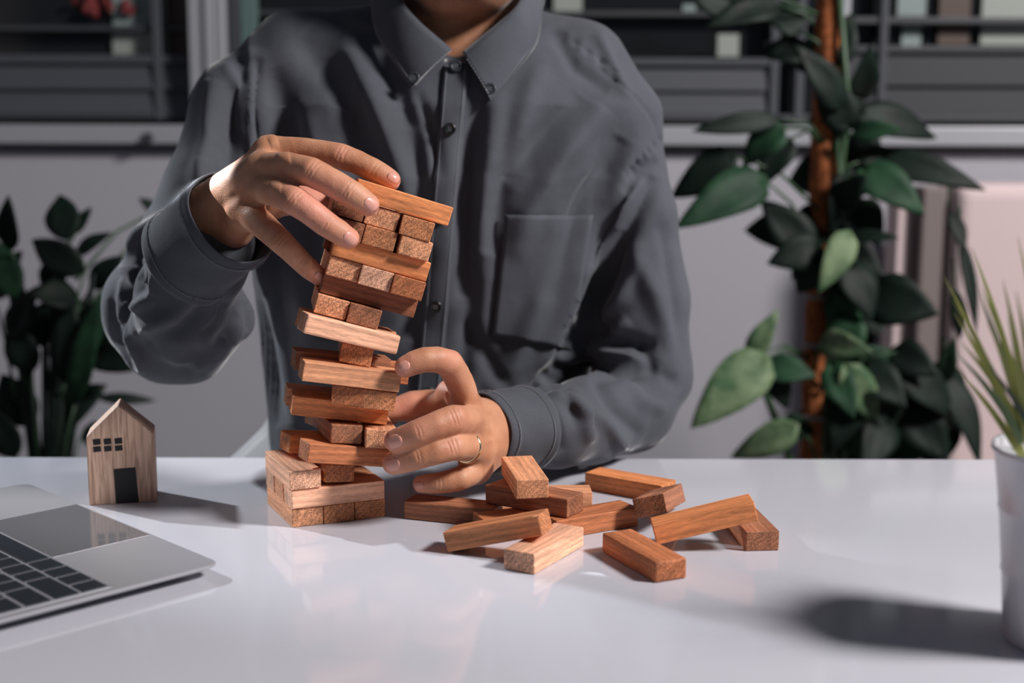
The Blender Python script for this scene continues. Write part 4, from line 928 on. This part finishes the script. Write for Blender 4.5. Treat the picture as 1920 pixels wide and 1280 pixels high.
topL = [V0l, U(815, 66, yv+2), U(786, 40, yv+10), U(758, 6, yv+26), U(744, -40, 1270), U(756, -75, 1320), U(810, -90, 1362)]
botL = [onS(772, 166, 5), onS(752, 136, 6), onS(732, 104, 6), onS(706, 60, 8), onS(698, 8, 10, 1262), U(704, -25, 1330), U(800, -40, 1392)]
lr, rr1 = leafc(topR, botR); ll, rr2 = leafc(topL, botL)
m = MB()
for rows in (rr1, rr2):
    edge = [r[7]*.6+r[8]*.4 for r in rows[:20]]+[]
    fr = [rows[0][j]*.93+rows[2][j]*.07 for j in range(1, 9)]
    for E_ in (edge, fr):
        for a, b in zip(E_[:-1], E_[1:]):
            for t0 in (.1, .6):
                p = a+(b-a)*t0; q = a+(b-a)*(t0+.3); v = CAM-p; v /= np.linalg.norm(v); m.tube([p+v*2.2, q+v*2.2], .5, 4)
s_ = m.build('stitching', STITCH, lr); s_['kind'] = 'stuff'; s_.matrix_parent_inverse = Matrix.Identity(4)
st_rows = []                                                     # collar stand: a band round the neck
for i in range(37):
    q = 2*math.pi*i/36; c0 = Nk0+np.array([2, 10, 0]); x = c0[0]+63*math.cos(q); y = c0[1]+66*math.sin(q); zf = 24*(math.sin(q)+1)/2
    zb = onS(857, 128, 0)[2]-15+8*(math.sin(q)+1)
    st_rows.append([(x, y, zb+zf+t*(16+8*(math.sin(q)+1))) for t in (0, .5, 1)])
sp(solid(MB().grid(st_rows).build('collar_stand', SHIRT, smooth=True), 2))
# placket, pocket
def strip(cl, wd, off, name, thick, nx=7, step=6, mat=SHIRT, rowoff=None):
    cl = np.array(cl, float); L_ = np.r_[0, np.cumsum(np.linalg.norm(np.diff(cl, axis=0), axis=1))]; n = int(L_[-1]/step); rows = []
    for i in range(n+1):
        s = L_[-1]*i/n; c0 = np.array([np.interp(s, L_, cl[:, k]) for k in range(2)]); c1 = np.array([np.interp(s+4, L_, cl[:, k])-np.interp(s-4, L_, cl[:, k]) for k in range(2)]); c1 /= np.hypot(*c1)+1e-9; nn_ = np.array([-c1[1], c1[0]])
        rows.append([onS(*(c0+nn_*wd*(j/(nx-1)-.5)), off) for j in range(nx)])
    A = np.array(rows); 
    for _ in range(2): A[1:-1] = .25*A[:-2]+.5*A[1:-1]+.25*A[2:]
    return sp(solid(MB().grid(A.tolist()).build(name, mat, smooth=True), thick)), A
pk = [(856, 112), (853, 150), (845, 245), (832, 400), (818, 575), (803, 735), (790, 862)]
pl, A = strip(pk, 46, 3.2, 'placket', 2.4)
m = MB()
for col_ in (.75, 5.25):
    i0 = int(col_); f_ = col_-i0; E_ = A[:, i0]*(1-f_)+A[:, i0+1]*f_
    for a, b in zip(E_[:-1], E_[1:]):
        for t0 in (.1, .6):
            p = a+(b-a)*t0; v = CAM-p; v /= np.linalg.norm(v); m.tube([p+v*.25, a+(b-a)*(t0+.3)+v*.25], .5, 4)
s_ = m.build('stitching', STITCH, pl); s_['kind'] = 'stuff'; s_.matrix_parent_inverse = Matrix.Identity(4)
rows = []
for i in range(27):
    t = i/26; a = np.array([948, 403])*(1-t)+np.array([924, 628])*t; b = np.array([1112, 404])*(1-t)+np.array([1070, 655])*t; row = []
    for j in range(19): s = j/18; row.append(onS(*(a*(1-s)+b*s), 2.0+(.9 if i in (1, 2, 3, 4) else 0)))
    rows.append(row)
A = np.array(rows); A[1:-1] = .25*A[:-2]+.5*A[1:-1]+.25*A[2:]
pc_ = sp(solid(MB().grid(A.tolist()).build('chest_pocket', SHIRT, smooth=True), 2.0))
m = MB()
for E_ in (A[:, 1], A[:, 17], A[5, :], A[25, :]):
    for a, b in zip(E_[:-1], E_[1:]):
        v = CAM-a; v /= np.linalg.norm(v); m.tube([a+(b-a)*.15+v*.2, a+(b-a)*.75+v*.2], .5, 4)
s_ = m.build('stitching', STITCH, pc_); s_['kind'] = 'stuff'; s_.matrix_parent_inverse = Matrix.Identity(4)
def button(px, py, r, mat, off):
    q, nn = hit(TS, px, py); 
    if q is None: return
    v = CAM-q; v /= np.linalg.norm(v); q = q+v*off; nn = nn*.5+v*.5; nn /= np.linalg.norm(nn)
    s1 = np.cross(nn, [0, 0, 1]); s1 /= np.linalg.norm(s1); s2 = np.cross(nn, s1); rows = []
    prof = [(0, 1.3), (r*.45, 1.2), (r*.62, 1.5), (r*.8, 2.1), (r*.95, 1.8), (r, 1.0), (r*.95, 0)]
    for i in range(25):
        a = 2*math.pi*i/24; rows.append([q+(s1*math.cos(a)+s2*math.sin(a))*pr_+nn*h for pr_, h in prof])
    o = sp(MB().grid(rows).build('button', mat, smooth=True)); m = MB()
    for dx, dy in ((-1, -1), (1, -1), (1, 1), (-1, 1)): m.tube([q+s1*dx*r*.18+s2*dy*r*.18+nn*1.25, q+s1*dx*r*.18+s2*dy*r*.18+nn*1.6], r*.10, 6)
    h_ = m.build('button_thread', STITCH, o); h_.matrix_parent_inverse = Matrix.Identity(4)
for px, py, mt, off in ((855, 124, GREYB, 5.5), (843, 242, BLACKB, 4.2), (831, 405, BLACKB, 4.2), (817, 575, BLACKB, 4.2), (803, 735, GREYB, 4.2)): button(px, py, 5.6, mt, off)
button(919, 167, 5.4, GREYB, 11); button(776, 146, 5.4, GREYB, 11)

# hair and trousers
fl = Field(Hc-[110, 130, 90], Hc+[110, 150, 175], 3.5)
fl.add(fl.ell(Hc+[0, 14, 58], (86, 106, 90)), 0); cut = fl.ell(Hc+[0, -70, 5], (66, 70, 62)); fl.D = np.maximum(fl.D, -cut); fl.D = np.maximum(fl.D, (Hc[2]-35)-fl.Z+0*fl.X+0*fl.Y)
Vh, Qh = fl.mesh(); Qh = orient(Vh, Qh); Vh = Vh+vnorm(Vh, Qh)*(noise3(Vh, 30, 2)*1.2)[:, None]
own(per, link('hair', npmesh('hair', Vh, Qh), HAIRM))
TB = bvh(VH, QH)
for s_ in (-1, 1):
    pts_ = []
    for t in np.linspace(0, 1, 7):
        p = Hc+[s_*(13+33*t), -140, 45+5*math.sin(math.pi*t*.8)]; lc = TB.ray_cast(Vector(p), Vector((0, 1, 0)))[0]
        if lc is not None: pts_.append(np.array(lc)+[0, -.6, 0])
    if len(pts_) > 2: own(per, MB().tube(pts_, [1.6]+[2.4]*(len(pts_)-2)+[1], 8).build('eyebrow', HAIRM, smooth=True))
    pts_ = []
    for t in np.linspace(0, 1, 7):
        p = Hc+[s_*(20+22*t), -140, 22-3*math.sin(math.pi*t)]; lc = TB.ray_cast(Vector(p), Vector((0, 1, 0)))[0]
        if lc is not None: pts_.append(np.array(lc)+[0, -.4, 0])
    if len(pts_) > 2: own(per, MB().tube(pts_, [.5]+[1.2]*(len(pts_)-2)+[.5], 8).build('eyelashes', HAIRM, smooth=True))
hx = U(785, 900, 1310)[0]
fl = Field((hx-260, 820, -745), (hx+260, 1440, 0), 8)
fl.add(fl.ell((hx, 1325, -170), (150, 105, 115)), 0)
for s_ in (-1, 1):
    fl.add(fl.cone((hx+s_*80, 1320, -205), (hx+s_*120, 930, -215), 78, 56), 20); fl.add(fl.cone((hx+s_*120, 930, -215), (hx+s_*125, 960, -690), 54, 44), 15); fl.add(fl.cone((hx+s_*125, 985, -705), (hx+s_*135, 880, -712), 36, 28), 10)
Vt, Qt = fl.mesh(); Qt = orient(Vt, Qt)
own(per, link('trousers', npmesh('trousers', Vt, Qt), TROUS))
